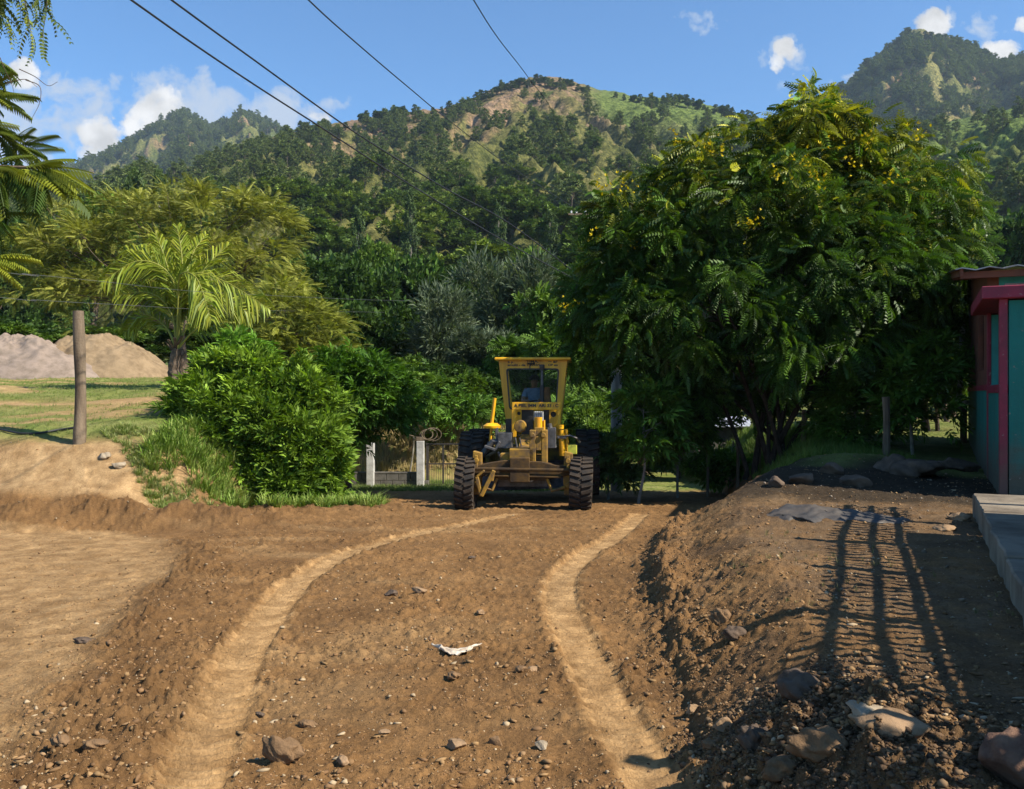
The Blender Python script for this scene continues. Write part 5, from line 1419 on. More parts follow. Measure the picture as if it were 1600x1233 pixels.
nt.links.new(mx.outputs[0], nt.nodes['Material Output'].inputs['Surface']); M_glass = m

GD0 = 15.6; GX0 = .17; YAW = R_(-4.5); GZ0 = float(z_road(GD0)) - .005
gr = empty('motor_grader', (GX0, GD0, GZ0), YAW, 'yellow motor grader with a tall cab driving on the dirt road', 'motor grader')
def gp(px, py, ly):
    """pixel -> grader coordinates on the plane ly metres behind the front axle"""
    c, s_ = math.cos(YAW), math.sin(YAW)
    u = (px - 800) / FPX
    # world = (GX0 + c lx - s ly, GD0 + s lx + c ly); world x = u * world y
    lx = (u * (GD0 + c * ly) - GX0 + s_ * ly) / (c - u * s_)
    wy = GD0 + s_ * lx + c * ly
    return np.array([lx, ly, EYE - (py - 616.5) / FPX * wy - GZ0])
def wheel(name, x, y, r_, w, parent, lean=0.0, lugs=26, zoff=0.0):
    rr = empty(name, (x, y, r_ + zoff)); rr.parent = parent; rr.rotation_euler = (0, lean, 0)
    mb = MB(); h = w / 2
    mb.lathe([(r_ * .60, -h * .82), (r_ * .72, -h * .98), (r_ * .88, -h), (r_ * .965, -h * .82), (r_ * .985, 0), (r_ * .965, h * .82), (r_ * .88, h), (r_ * .72, h * .98), (r_ * .60, h * .82)], 40, 'x')
    for k in range(lugs):
        for sd in (-1, 1):
            a = 2 * math.pi * (k + (.5 if sd > 0 else 0)) / lugs
            p0 = (sd * h * .95, r_ * .985 * math.cos(a), r_ * .985 * math.sin(a)); a2 = a + .10
            p1 = (sd * h * .06, r_ * 1.0 * math.cos(a2), r_ * 1.0 * math.sin(a2))
            mb.bar(p0, p1, .055, .05, up=(0, math.cos(a), math.sin(a)))
    mb.build('tyre', M_tyre, rr, smooth=True)
    mb = MB(); mb.lathe([(r_ * .6, -h * .8), (r_ * .58, -h * .5), (r_ * .45, -h * .3), (r_ * .18, -h * .35), (r_ * .14, -h * .62), (0, -h * .62)], 28, 'x')
    mb.lathe([(r_ * .6, h * .8), (r_ * .58, h * .5), (r_ * .45, h * .3), (r_ * .18, h * .35), (r_ * .14, h * .62), (0, h * .62)], 28, 'x')
    for k in range(8):
        a = k * math.pi / 4
        for sd in (-1, 1): mb.box((sd * h * .34, r_ * .3 * math.cos(a), r_ * .3 * math.sin(a)), (.04, .03, .03))
    mb.build('rim', M_yeld, rr, smooth=True)
    return rr
ax = gp(729, 760, 0)[0], gp(903, 760, 0)[0]
wheel('front_wheel', ax[0], 0, .46, .34, gr, R_(2)); wheel('front_wheel', ax[1] + .05, 0, .46, .40, gr, R_(2))
for y in (2.55, 3.85):
    for sd in (-1, 1): wheel('rear_wheel', sd * 1.17, y, .63, .48, gr)
wheel_x = ax
# front axle: arched beam, centre pivot, leaning links
mb = MB()
def bm_(px0, px1, y0, y1, ly, dpt, ): 
    a = gp(px0, y1, ly); c = gp(px1, y0, ly); mb.box(((a[0] + c[0]) / 2, ly, (a[2] + c[2]) / 2), (abs(c[0] - a[0]), dpt, abs(c[2] - a[2])))
zA = .70
poly = [(-.93, .64), (-.60, .60), (-.30, .54), (.35, .54), (.62, .60), (.95, .64), (.95, .78), (.60, .80), (.35, .86), (-.30, .88), (-.62, .82), (-.93, .76)]
mb.prism(poly, -.16, .10)
mb.tube([(-.90, -.22, .74), (.92, -.22, .72)], .032, 8)
mb.tube([(-.62, -.20, .62), (.70, -.20, .60)], .022, 8)
mb.box((-.02, -.06, .72), (.34, .34, .42))
mb.build('front_axle', M_axle, gr, bevel=.012)
for sd, x in ((-1, ax[0] + .19), (1, ax[1] - .17)):
    mb = MB(); mb.prism([(x - .07, .28), (x + .06, .28), (x + .09, .60), (x + .08, 1.0), (x - .06, 1.04), (x - .09, .62)], -.12, .10)
    mb.tube([(x - .05 * sd, -.14, .42), (x + .28 * -sd, -.16, .36), (x + .40 * -sd, -.12, .66)], .030, 8)
    mb.box((x - .0, -.16, .86), (.05, .05, .22)); mb.lathe([(.05, -.2), (.05, -.13)], 12, 'y', (x, 0, .46)); mb.lathe([(.045, -.2), (.045, -.13)], 12, 'y', (x, 0, .88))
    mb.build('steering_knuckle', M_yeld, gr, bevel=.008)
# left drag link with bright bracket
mb = MB(); a = gp(745, 745, -.25); c_ = gp(752, 775, -.25); d_ = gp(772, 735, -.25); e_ = gp(769, 752, -.25)
mb.bar(a, c_, .06, .06); mb.bar(c_, d_, .10, .07); mb.bar(d_, e_, .04, .05); mb.bar(a, gp(757, 735, -.25), .05, .04)
mb.build('drag_link', M_yeld, gr, bevel=.01)
# nose: centre tower with slot and lift cylinder
def rect(px0, px1, py0, py1, ly, dpt, name, mat, bevel=.01, mbx=None, build=True):
    a = gp(px0, py1, ly); c = gp(px1, py0, ly); q = mbx or MB()
    q.box(((a[0] + c[0]) / 2, ly + dpt / 2, (a[2] + c[2]) / 2), (c[0] - a[0], dpt, c[2] - a[2]))
    return q.build(name, mat, gr, bevel=bevel) if build else q
q = MB()
rect(827, 837, 672, 728, -.05, .30, '', None, mbx=q, build=False); rect(846, 855, 672, 728, -.05, .30, '', None, mbx=q, build=False)
rect(837, 846, 682, 704, -.045, .28, '', None, mbx=q, build=False); rect(835, 850, 668, 684, .0, .2, '', None, mbx=q, build=False)
for px in (832, 849):
    p_ = gp(px, 680, -.06); q.lathe([(.045, -.09), (.045, -.04), (.02, -.035)], 12, 'y', (p_[0], 0, p_[2]))
q.build('nose_tower', M_yeld, gr, bevel=.01)
a = gp(841, 676, .1); c = gp(841, 652, .1)
MB().tube([a, c], .072, 12).tube([a + (.105, .02, -.02), c + (.105, .02, -.05)], .02, 6).build('lift_cylinder', M_yel, gr, smooth=True)
rect(834, 849, 643, 658, .55, .03, 'grille', M_grille)
q = MB()
for k in range(5):
    p_ = gp(835.5 + k * 3, 650, .53); q.box((p_[0], .54, p_[2]), (.008, .01, .16))
q.build('grille_bars', M_blk, gr)
# gooseneck frame running back and up to the cab
mb = MB()
path = [(0.03, .30, .86), (.03, .9, 1.02), (.0, 1.6, 1.12), (0, 2.6, 1.10), (0, 3.6, 1.05)]
for a, c in zip(path[:-1], path[1:]): mb.bar(a, np.array(c) + (0, .02, 0), .27, .28)
mb.box((0, .2, .95), (.44, .5, .26)); mb.box((.28, .25, .90), (.25, .35, .12)); mb.box((-.28, .2, .92), (.22, .35, .14))
mb.build('main_frame', M_yeld, gr, bevel=.015)
# drawbar, circle and mouldboard
mb = MB(); mb.bar((-.1, .2, .62), (-.5, 2.0, .58), .12, .12); mb.bar((.1, .2, .62), (.5, 2.0, .58), .12, .12); mb.box((0, 2.0, .58), (1.2, .14, .12))
mb.build('drawbar', M_steel, gr, bevel=.01)
mb = MB(); t = np.linspace(0, 2 * math.pi, 41)
mb.lathe([(.50, .46), (.66, .46), (.66, .54), (.50, .54), (.50, .46)], 40, 'z', (0, 2.0, 0)); mb.build('circle', M_steel, gr)
mb = MB(); prof = [(.00, .14), (.04, .22), (.13, .36), (.15, .48), (.12, .60), (.05, .70)]
Vm = []; Fm = []; L0 = np.array((-1.22, 1.55)); L1 = np.array((1.10, 2.55)); dn = np.array((-(L1 - L0)[1], (L1 - L0)[0])); dn /= np.linalg.norm(dn)
for th_ in (0, .022):
    for P0 in (L0, L1):
        for (o_, z_) in prof: Vm.append((*(P0 + dn * (o_ + th_)), z_))
n = len(prof)
for i in range(n - 1):
    Fm += [[i, i + 1, n + i + 1, n + i], [2*n + i, 3*n + i, 3*n + i + 1, 2*n + i + 1], [i, 2*n + i, 2*n + i + 1, i + 1], [n + i, n + i + 1, 3*n + i + 1, 3*n + i]]
Fm += [[0, n, 3*n, 2*n], [n - 1, 3*n - 1, 4*n - 1, 2*n - 1]]
mb.add(Vm, Fm); mb.build('mouldboard', M_steel, gr, smooth=True)
# lift arms, left one visible as a leaning yellow rod on a disc bracket
mb = MB(); a = gp(768, 663, 1.0); c = gp(773, 622, 1.0)
mb.tube([a, c], .034, 8); mb.lathe([(.0, -.05), (.16, -.04), (.17, 0), (.10, .05), (0, .06)], 18, 'z', tuple(a + (.01, 0, -.03))); mb.tube([a - (0, 0, .05), gp(766, 690, 1.0)], .025, 8)
mb.build('lift_arm', M_yel, gr, smooth=True)
mb = MB(); a = gp(780, 668, .9); c = gp(786, 715, .9)
mb.tube([gp(774, 664, .9), gp(776, 676, .9), gp(785, 677, .9)], .02, 6)
mb.bar(gp(776, 668, .9), gp(777, 690, .9), .06, .05); mb.bar(gp(757, 697, .8), gp(774, 703, .8), .09, .05); mb.bar(gp(774, 703, .8), gp(781, 690, .8), .04, .05)
mb.tube([gp(778, 706, .8), gp(783, 716, .8)], .028, 8); mb.bar(gp(790, 676, 1.0), gp(790, 700, 1.0), .26, .35); mb.tube([gp(752, 712, .9), gp(770, 690, .9), gp(796, 690, .9)], .06, 8)
mb.build('lift_linkage', M_steel, gr, bevel=.01)
mb = MB(); a = gp(877, 672, .9); c = gp(879, 712, .9)
mb.tube([a, c], .058, 12); mb.tube([a + (.09, 0, 0), c + (.09, 0, .05)], .03, 8); mb.box((a + c) / 2 + (0, .08, .2), (.20, .12, .10)); mb.tube([a + (-.02, 0, .02), gp(875, 664, .9)], .07, 12)
mb.build('lift_cylinder', M_yel, gr, smooth=True)
mb = MB(); p_ = gp(878, 683, .85); mb.tube([p_ + (-.09, 0, 0), p_ + (.15, -.02, .03), p_ + (.27, 0, -.02), p_ + (.33, .1, -.1)], .018, 6); mb.box(p_, (.16, .05, .05)); mb.build('hose_fitting', M_steel, gr, smooth=True)
mb = MB(); p_ = gp(893, 703, .9); mb.box(p_ + (0, .1, 0), (.20, .25, .16)); mb.build('tool_box', mat_plain("faded lime paint", (.50, .50, .05), None, 5, .6), gr, bevel=.01)
mb = MB(); mb.lathe([(.0, -.10), (.10, -.09), (.12, 0), (.10, .09), (0, .10)], 18, 'y', tuple(gp(813, 666, .9))); mb.build('steering_gear', M_yeld, gr, smooth=True)
mb = MB(); mb.bar(gp(862, 668, .8), gp(862, 700, .8), .16, .2); mb.tube([gp(858, 662, .75), gp(866, 700, .75)], .05, 8); mb.tube([gp(805, 684, .6), gp(808, 700, .6), gp(805, 728, .4)], .02, 6); mb.tube([gp(812, 684, .6), gp(816, 706, .6), gp(820, 728, .4)], .016, 6)
mb.build('hydraulic_pump', M_steel, gr, bevel=.01)

# cab ------------------------------------------------------------
YC = 2.0; ZB = gp(800, 684, YC)[2]
def quad_ring(outer, inner, y0, th):
    """sheet with an opening: outer and inner rings of the same number of points"""
    n = len(outer); V = []
    for yy_ in (y0, y0 + th):
        V += [(p[0], yy_, p[1]) for p in outer] + [(p[0], yy_, p[1]) for p in inner]
    F = []
    for i in range(n):
        j = (i + 1) % n
        F += [[i, j, n + j, n + i], [2*n + i, 3*n + i, 3*n + j, 2*n + j], [i, 2*n + i, 2*n + j, j], [n + i, n + j, 3*n + j, 3*n + i]]
    return V, F
def pl(px, py): q = gp(px, py, YC); return (q[0], q[2])
def rounded(cs, rad, k=4):
    out = []; n = len(cs)
    for i in range(n):
        p = np.array(cs[i]); a = np.array(cs[i - 1]) - p; b_ = np.array(cs[(i + 1) % n]) - p
        a = a / np.linalg.norm(a) * rad; b_ = b_ / np.linalg.norm(b_) * rad
        for t in np.linspace(0, 1, k): out.append(tuple((1 - t) ** 2 * (p + a) + 2 * t * (1 - t) * p + t * t * (p + b_)))
    return out
TL, TR, BR, BL_ = pl(779, 563), pl(886.5, 563), pl(873, 680), pl(793, 680)
wTL, wTR, wBR, wBL = pl(791, 576), pl(873.5, 576), pl(869, 640), pl(796, 640)
outer = rounded([TL, TR, BR, BL_], .02); inner = rounded([wTL, wTR, wBR, wBL], .07)
mb = MB(); mb.add(*quad_ring(outer, inner, YC, .05)); mb.build('cab_front', M_yel, gr, bevel=0)
sealo = [(x * 1.0, z) for x, z in inner]; cxm = np.mean([p[0] for p in inner]); czm = np.mean([p[1] for p in inner])
seali = [(cxm + (x - cxm) * .955, czm + (z - czm) * .95) for x, z in inner]
mb = MB(); mb.add(*quad_ring([(cxm + (x - cxm) * 1.012, czm + (z - czm) * 1.012) for x, z in inner], seali, YC - .012, .03)); mb.build('window_seal', M_blk, gr)
mb = MB(); mb.prism(seali, YC + .0, YC + .006); mb.build('windscreen', M_glass, gr)
# roof, corner pillars, side sills, rear frame
CD = 1.35; w0 = TR[0] - TL[0]; cxr = (TR[0] + TL[0]) / 2
mb = MB(); mb.box((cxr, YC + CD / 2 - .04, TL[1] + .025), (w0 + .14, CD + .22, .055)); mb.build('roof', M_yel, gr, bevel=.015)
mb = MB()
for (t_, b_) in ((TL, BL_), (TR, BR)):
    s_ = 1 if t_ is TR else -1
    mb.bar((t_[0] - .035 * s_, YC + CD, t_[1] - .01), (b_[0] - .035 * s_, YC + CD, ZB), .06, .06, up=(0, 1, 0))
    mb.bar((t_[0] - .02 * s_, YC + .06, t_[1] - .04), (t_[0] - .02 * s_, YC + CD - .04, t_[1] - .04), .035, .08)
    zm = ZB + .35 * (t_[1] - ZB); xm = b_[0] + (t_[0] - b_[0]) * .35
    mb.add([(b_[0] - .01 * s_, YC + .05, ZB), (b_[0] - .01 * s_, YC + CD, ZB), (xm - .01 * s_, YC + CD, zm), (xm - .01 * s_, YC + .05, zm), (b_[0] - .03 * s_, YC + .05, ZB), (b_[0] - .03 * s_, YC + CD, ZB), (xm - .03 * s_, YC + CD, zm), (xm - .03 * s_, YC + .05, zm)],
           [[0,1,2,3],[7,6,5,4],[0,4,5,1],[1,5,6,2],[2,6,7,3],[3,7,4,0]])
    mb.bar((xm - .02 * s_, YC + .7, zm), (t_[0] - .03 * s_, YC + .7, t_[1] - .02), .035, .035, up=(0, 1, 0))
mb.box((cxr, YC + CD, TL[1] - .08), (w0 - .1, .05, .12)); mb.box((cxr, YC + CD, ZB + .2), (BR[0] - BL_[0], .05, .4)); mb.box((cxr, YC + CD / 2, ZB + .02), (BR[0] - BL_[0] - .05, CD - .06, .04))
mb.build('cab_body', M_yel, gr)
# lower step plates with round lamp holes, L-shaped guard frame with lettering
YL = 1.15
def rect2(px0, px1, py0, py1, ly, dpt, name, mat): return rect(px0, px1, py0, py1, ly, dpt, name, mat, .006)
q = MB(); rect(800, 876, 628.5, 640.5, YL, .05, '', None, mbx=q, build=False); rect(799.5, 806.5, 640, 683, YL + .003, .05, '', None, mbx=q, build=False); rect(871, 876, 640, 664, YL + .003, .05, '', None, mbx=q, build=False)
q.build('guard_frame', M_yel, gr, bevel=.006)
def holed(px0, px1, py0, py1, hx, hy, hr):
    a = gp(px0, py1, YL + .35); c = gp(px1, py0, YL + .35); h = gp(hx, hy, YL + .35); n = 24
    inner_ = [(h[0] + hr * math.cos(2 * math.pi * k / n), h[2] + hr * math.sin(2 * math.pi * k / n)) for k in range(n)]
    outer_ = []
    for k in range(n):
        dx, dz = math.cos(2 * math.pi * k / n), math.sin(2 * math.pi * k / n)
        t = min([((c[0] if dx > 0 else a[0]) - h[0]) / dx if abs(dx) > 1e-6 else 9e9, ((c[2] if dz > 0 else a[2]) - h[2]) / dz if abs(dz) > 1e-6 else 9e9])
        outer_.append((h[0] + dx * t, h[2] + dz * t))
    mb.add(*quad_ring(outer_, inner_, YL + .35, .03))
    return h
for args in ((806, 814.5, 640, 663, 810.8, 646, .035), (858, 871.5, 640, 666, 864.5, 647.5, .055)):
    mb = MB(); h = holed(*args); mb.build('lamp_plate', M_yel, gr)
    mb = MB(); mb.lathe([(args[-1] * 1.0, 0), (args[-1] * .9, .10), (0, .11)], 16, 'y', (h[0], YL + .385, h[2])); mb.build('lamp_socket', M_blk, gr, smooth=True)
rect2(815, 833, 640, 690, YL + .45, .2, 'engine_cover', M_blk); rect2(849, 858, 640, 668, YL + .45, .2, 'side_cover', M_blk)
rect2(790, 800, 655, 690, YC - .35, .3, 'battery_box', M_blk)
# lettering: rows of black painted words, as illegible in the photo as they are here spelt
def text(body, px, py, ly, size_px, name, parent=gr, width_px=None, mat=M_blk):
    cu = bpy.data.curves.new(name, 'FONT'); cu.body = body; cu.align_x = 'CENTER'; cu.align_y = 'CENTER'; cu.size = 1; cu.extrude = .02; cu.offset = .03
    tmp = bpy.data.objects.new(name, cu); COL.objects.link(tmp); bpy.context.view_layer.update()
    dg = bpy.context.evaluated_depsgraph_get(); me = bpy.data.meshes.new_from_object(tmp.evaluated_get(dg)); bpy.data.objects.remove(tmp)
    co = np.empty(len(me.vertices) * 3, np.float32); me.vertices.foreach_get('co', co); co = co.reshape(-1, 3)
    k = (GD0 + ly) / FPX; W = co[:, 0].max() - co[:, 0].min(); H = co[:, 1].max() - co[:, 1].min()
    c = gp(px, py, ly); V = np.stack([co[:, 0] / W * width_px * k + c[0], c[1] + co[:, 2] * .1, co[:, 1] / H * size_px * k + c[2]], 1)
    me.vertices.foreach_set('co', V.astype(np.float32).ravel()); me.update()
    o = add_obj(name, me, mat, parent); kid(parent, o); return o
text("A PIEL IMM  ARI 33 : C", 838, 634, YL - .004, 5.2, 'lettering', width_px=69)
text("E p", 797.5, 566, YC - .004, 4.6, 'lettering', width_px=8)
text("TIMA.", 832, 565, YC - .004, 4.6, 'lettering', width_px=19)
text("amulti - da T Bodri", 818, 570.5, YC - .004, 3.8, 'lettering', width_px=50)
text("~ ar", 864, 565, YC - .004, 3.2, 'lettering', width_px=15)
text("OP ais", 864, 570.5, YC - .004, 3.4, 'lettering', width_px=15)
mb = MB(); p_ = gp(828, 574, YC - .03); mb.tube([p_ + (0, 0, .06), p_ - (0, 0, .05)], .010, 6); mb.tube([p_ + (-.05, .0, .07), p_ + (.1, 0, .07)], .018, 6); mb.build('wiper', M_blk, gr, smooth=True)
# exhaust, seat, steering wheel and console
mb = MB(); a = gp(847, 602, 1.85); c = gp(847, 576, 1.85); mb.tube([a, c], .028, 10); mb.lathe([(.03, 0), (.05, .03), (.05, .09), (.035, .10)], 12, 'z', tuple(c - (0, 0, .02))); mb.build('exhaust_pipe', M_steel, gr, smooth=True)
mb = MB(); mb.tube([gp(847, 640, 1.85), a], .045, 10); mb.build('muffler', M_blk, gr, smooth=True)
mb = MB(); a = gp(853, 630, YC + .5); mb.prism([(a[0] - .07, a[2] - .2), (a[0] + .13, a[2] - .2), (a[0] + .07, a[2] + .33), (a[0] - .03, a[2] + .33)], YC + .5, YC + .7); mb.build('seat_back_panel', M_rust, gr, bevel=.02)
sc_ = gp(838, 633, YC + .35); mb = MB(); t = np.linspace(0, 2 * math.pi, 29)
tilt = .5
mb.tube(np.stack([sc_[0] + .19 * np.cos(t), sc_[1] + .19 * np.sin(t) * math.cos(tilt), sc_[2] + .19 * np.sin(t) * math.sin(tilt) + 0 * t], 1), .014, 6, cap=False); mb.tube([sc_, sc_ + (0, -.25, -.5)], .03, 8)
for k in range(3): mb.tube([sc_, sc_ + (.19 * math.cos(k * 2.1), .19 * math.sin(k * 2.1) * math.cos(tilt), .19 * math.sin(k * 2.1) * math.sin(tilt))], .01, 5)
mb.build('steering_wheel', M_blk, gr, smooth=True)
seatp = np.array((sc_[0] - .07, YC + .95, ZB + .42))
mb = MB(); mb.box(seatp + (0, 0, -.05), (.48, .46, .12)); mb.box(seatp + (0, .25, .28), (.46, .10, .55)); mb.box(seatp + (0, 0, -.25), (.25, .25, .3)); mb.build('seat', M_blk, gr, bevel=.03)
# engine hood behind the cab
mb = MB(); mb.box((0, 4.45, 1.28), (.80, 2.1, .72)); mb.box((0, 5.52, 1.22), (.86, .10, .80)); mb.build('engine_hood', M_yel, gr, bevel=.04)
mb = MB(); mb.box((0, 3.2, .80), (1.5, .35, .35)); mb.box((-.86, 3.2, .66), (.10, 1.7, .26)); mb.box((.86, 3.2, .66), (.10, 1.7, .26)); mb.box((0, 4.4, .78), (.6, 2.4, .3)); mb.build('rear_axle', M_yeld, gr, bevel=.02)
mb = MB(); mb.box((0, .35, .46), (.9, .25, .16)); mb.box((0, 2.9, .62), (.7, .9, .32)); mb.build('belly_plate', M_steel, gr, bevel=.01)

# driver ---------------------------------------------------------
def skin_body(name, verts, edges, radii, mat, parent, sub=2):
    me = bpy.data.meshes.new(name); me.from_pydata([tuple(v) for v in verts], edges, []); me.update()
    o = add_obj(name, me, mat, parent)
    md = o.modifiers.new('skin', 'SKIN'); md.use_smooth_shade = True
    for i, r_ in enumerate(radii):
        s_ = me.skin_vertices[0].data[i]; s_.radius = r_ if isinstance(r_, tuple) else (r_, r_); s_.use_root = (i == 0)
    o.modifiers.new('sub', 'SUBSURF').levels = sub; o.modifiers['sub'].render_levels = sub
    return o
M_skin = mat_plain("brown skin", (.24, .125, .075), (.20, .10, .06), 10, .55)
M_shirt = mat_plain("faded blue shirt", (.16, .24, .36), (.10, .15, .24), 8, .85)
M_trous = mat_plain("dark trousers", (.04, .045, .055), None, 8, .9)
M_cap = mat_plain("dark cap", (.02, .02, .025), None, 8, .8)
wp = Matrix.Translation((GX0, GD0, GZ0)) @ Matrix.Rotation(YAW, 4, 'Z') @ Vector(seatp)
dr = empty('person', wp, YAW, 'driver in a faded blue shirt and dark cap sitting inside the yellow cab', 'person')
# local: faces -Y, origin on the seat
V = [(0,.06,.10),(0,.08,.32),(0,.07,.50),(0,.05,.58),(0,.02,.66),(0,0,.76),   # pelvis..head
     (-.17,.06,.52),(-.24,-.06,.30),(-.13,-.34,.30),(-.11,-.42,.31), (.17,.06,.52),(.25,-.06,.30),(.16,-.34,.32),(.14,-.42,.33),
     (-.10,.02,.09),(-.12,-.40,.10),(-.12,-.46,-.28),(-.12,-.56,-.32),(.10,.02,.09),(.12,-.40,.10),(.12,-.46,-.28),(.12,-.56,-.32)]
E = [(0,1),(1,2),(2,3),(3,4),(4,5),(2,6),(6,7),(7,8),(8,9),(2,10),(10,11),(11,12),(12,13),(0,14),(14,15),(15,16),(16,17),(0,18),(18,19),(19,20),(20,21)]
Rd = [(.15,.11),(.15,.11),(.14,.10),(.055,.055),(.075,.08),(.09,.10),.06,.048,.035,.03,.06,.048,.035,.03,.085,.06,.045,.04,.085,.06,.045,.04]
body = skin_body('body', V, E, Rd, M_skin, dr)
mb = MB(); mb.tube([(0,-.085,.70),(0,-.115,.685),(0,-.10,.67)], .012, 6)
for sx_ in (-.035, .035): mb.lathe([(.0,-.012),(.012,0),(0,.012)], 8, 'y', (sx_, -.088, .715))
mb.tube([(-.025,-.095,.645),(.025,-.095,.645)], .007, 6)
for sx_ in (-.095, .095): mb.lathe([(0,-.012),(.028,0),(0,.012)], 10, 'x', (sx_, .01, .70))
mb.build('face', M_skin, dr, smooth=True)
sh = skin_body('shirt', [(0,.06,.12),(0,.08,.32),(0,.07,.50),(0,.055,.555),(-.17,.06,.52),(-.225,-.03,.36),(.17,.06,.52),(.235,-.03,.36)], [(0,1),(1,2),(2,3),(2,4),(4,5),(2,6),(6,7)],
               [(.165,.125),(.165,.125),(.155,.115),(.07,.07),.075,.062,.075,.062], M_shirt, dr)
tr_ = skin_body('trousers', [(0,.06,.08),(-.10,.02,.09),(-.12,-.40,.10),(-.12,-.46,-.26),(.10,.02,.09),(.12,-.40,.10),(.12,-.46,-.26)], [(0,1),(1,2),(2,3),(0,4),(4,5),(5,6)], [(.16,.12),.095,.072,.055,.095,.072,.055], M_trous, dr)
mb = MB(); mb.lathe([(.108, 0), (.108, .03), (.09, .075), (.05, .105), (0, .112)], 18, 'z', (0, .0, .745)); mb.prism([(-.08, .75), (.08, .75), (.06, .765), (-.06, .765)], -.19, -.09); mb.build('cap', M_cap, dr, smooth=True)
for sx_, h_ in ((-1, (-.11, -.42, .31)), (1, (.14, -.42, .33))):
    hv = [h_, (h_[0], h_[1] - .05, h_[2] + .01)]; he = [(0, 1)]; hr_ = [.028, (.035, .016)]
    for k in range(4):
        x_ = h_[0] + (-.027 + .018 * k); l_ = (.030, .036, .034, .026)[k]; i0 = len(hv)
        hv += [(x_, h_[1] - .08, h_[2] + .008), (x_, h_[1] - .08 - l_ * .7, h_[2] - .012), (x_, h_[1] - .065 - l_ * .5, h_[2] - .038)]; he += [(1, i0), (i0, i0 + 1), (i0 + 1, i0 + 2)]; hr_ += [.009, .0085, .0075]
    i0 = len(hv); hv += [(h_[0] - sx_ * .04, h_[1] - .045, h_[2] - .005), (h_[0] - sx_ * .045, h_[1] - .07, h_[2] - .025)]; he += [(1, i0), (i0, i0 + 1)]; hr_ += [.010, .008]
    skin_body('hand', hv, he, hr_, M_skin, dr, 1)
# ------------------------------------------------------------------ the teal and pink house
M_teal = mat_plain("teal wall paint", (.005, .165, .13), (.008, .115, .09), 2.2, .8, bmp=.6, bdist=.02, streak=True)
def weather(m, zdirt, amount=.85, mud=(.10, .068, .042)):
    nt = m.node_tree; b = nt.nodes['Principled BSDF']; src = b.inputs['Base Color'].links[0].from_socket
    t = nn(nt, 'ShaderNodeTexCoord'); sp = nn(nt, 'ShaderNodeSeparateXYZ'); nt.links.new(t.outputs['Object'], sp.inputs[0])
    n = nn(nt, 'ShaderNodeTexNoise'); n.inputs['Scale'].default_value = 7; n.inputs['Detail'].default_value = 8; nt.links.new(t.outputs['Object'], n.inputs['Vector'])
    a = nn(nt, 'ShaderNodeMath', operation='MULTIPLY_ADD'); nt.links.new(n.outputs['Fac'], a.inputs[0]); a.inputs[1].default_value = -.9; nt.links.new(sp.outputs['Z'], a.inputs[2])
    r = nn(nt, 'ShaderNodeMapRange'); r.inputs[1].default_value = -.45; r.inputs[2].default_value = zdirt - .3; r.inputs[3].default_value = amount; r.inputs[4].default_value = 0
    nt.links.new(a.outputs[0], r.inputs[0])
    mx = nn(nt, 'ShaderNodeMix', data_type='RGBA'); nt.links.new(r.outputs[0], mx.inputs[0]); nt.links.new(src, mx.inputs[6]); mx.inputs[7].default_value = (*mud, 1)
    # chips where the paint has gone
    n4 = nn(nt, 'ShaderNodeTexNoise'); n4.inputs['Scale'].default_value = 16; n4.inputs['Detail'].default_value = 9; n4.inputs['Roughness'].default_value = .7; nt.links.new(t.outputs['Object'], n4.inputs['Vector'])
    r4 = nn(nt, 'ShaderNodeMapRange'); r4.inputs[1].default_value = .62; r4.inputs[2].default_value = .66; nt.links.new(n4.outputs['Fac'], r4.inputs[0])
    mx2 = nn(nt, 'ShaderNodeMix', data_type='RGBA'); nt.links.new(r4.outputs[0], mx2.inputs[0]); nt.links.new(mx.outputs[2], mx2.inputs[6]); mx2.inputs[7].default_value = (.22, .19, .15, 1)
    nt.links.new(mx2.outputs[2], b.inputs['Base Color'])
weather(M_teal, .45)
M_teal2 = mat_plain("bright turquoise paint", (.04, .32, .29), (.03, .24, .215), 3, .7)
M_pink = mat_plain("crimson pink paint", (.26, .012, .036), (.15, .010, .024), 4, .6)
weather(M_pink, .35, .8)
M_brown = mat_plain("red brown wall paint", (.17, .055, .027), (.10, .036, .02), 3, .8)
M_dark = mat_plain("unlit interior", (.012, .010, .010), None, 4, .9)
M_zinc = mat_plain("weathered zinc sheet", (.50, .49, .47), (.24, .20, .17), 3, .5, metal=.4)
M_slab = mat_plain("worn cement slab", (.27, .22, .16), (.14, .11, .08), 2.2, .9, bmp=.7, bdist=.02, spec=.15)
M_pipe = mat_plain("dull white pipe", (.55, .53, .48), (.35, .32, .28), 6, .6)
AH = R_(24.7)
C0 = P(1563, 751, 10.5); HZ = C0[2]
house = empty('house', (C0[0], C0[1], HZ), -AH, 'teal house with crimson porch trim, red brown side wall and tin roof', 'house')
# house frame: +Y runs back along the side wall, +X runs right along the front
H_ = lambda z: z - HZ
zs = 1.72 - HZ; zl = 2.76 - HZ; zt = 2.93 - HZ
def hb(name, mat, c, s_, bevel=0, rot=None): return MB().box(c, s_, rot).build(name, mat, house, bevel=bevel)
def hbox(mb, x0, x1, y0, y1, z0, z1): mb.box(((x0+x1)/2, (y0+y1)/2, (z0+z1)/2), (x1-x0, y1-y0, z1-z0)); return mb
mb = MB(); hbox(mb, .09, 5, 0, .14, -.3, zl); hbox(mb, .0, .14, .14, 2.018, -.3, zs - .05); mb.build('porch_wall', M_teal, house)
mb = MB(); hbox(mb, -.012, .075, -.012, .10, -.3, zl + .02); hbox(mb, -.012, .035, 2.02, 2.2, -.3, zl + .02); hbox(mb, -.02, .17, .10, 1.98, zs - .05, zs + .05); mb.build('porch_trim', M_pink, house, bevel=.006)
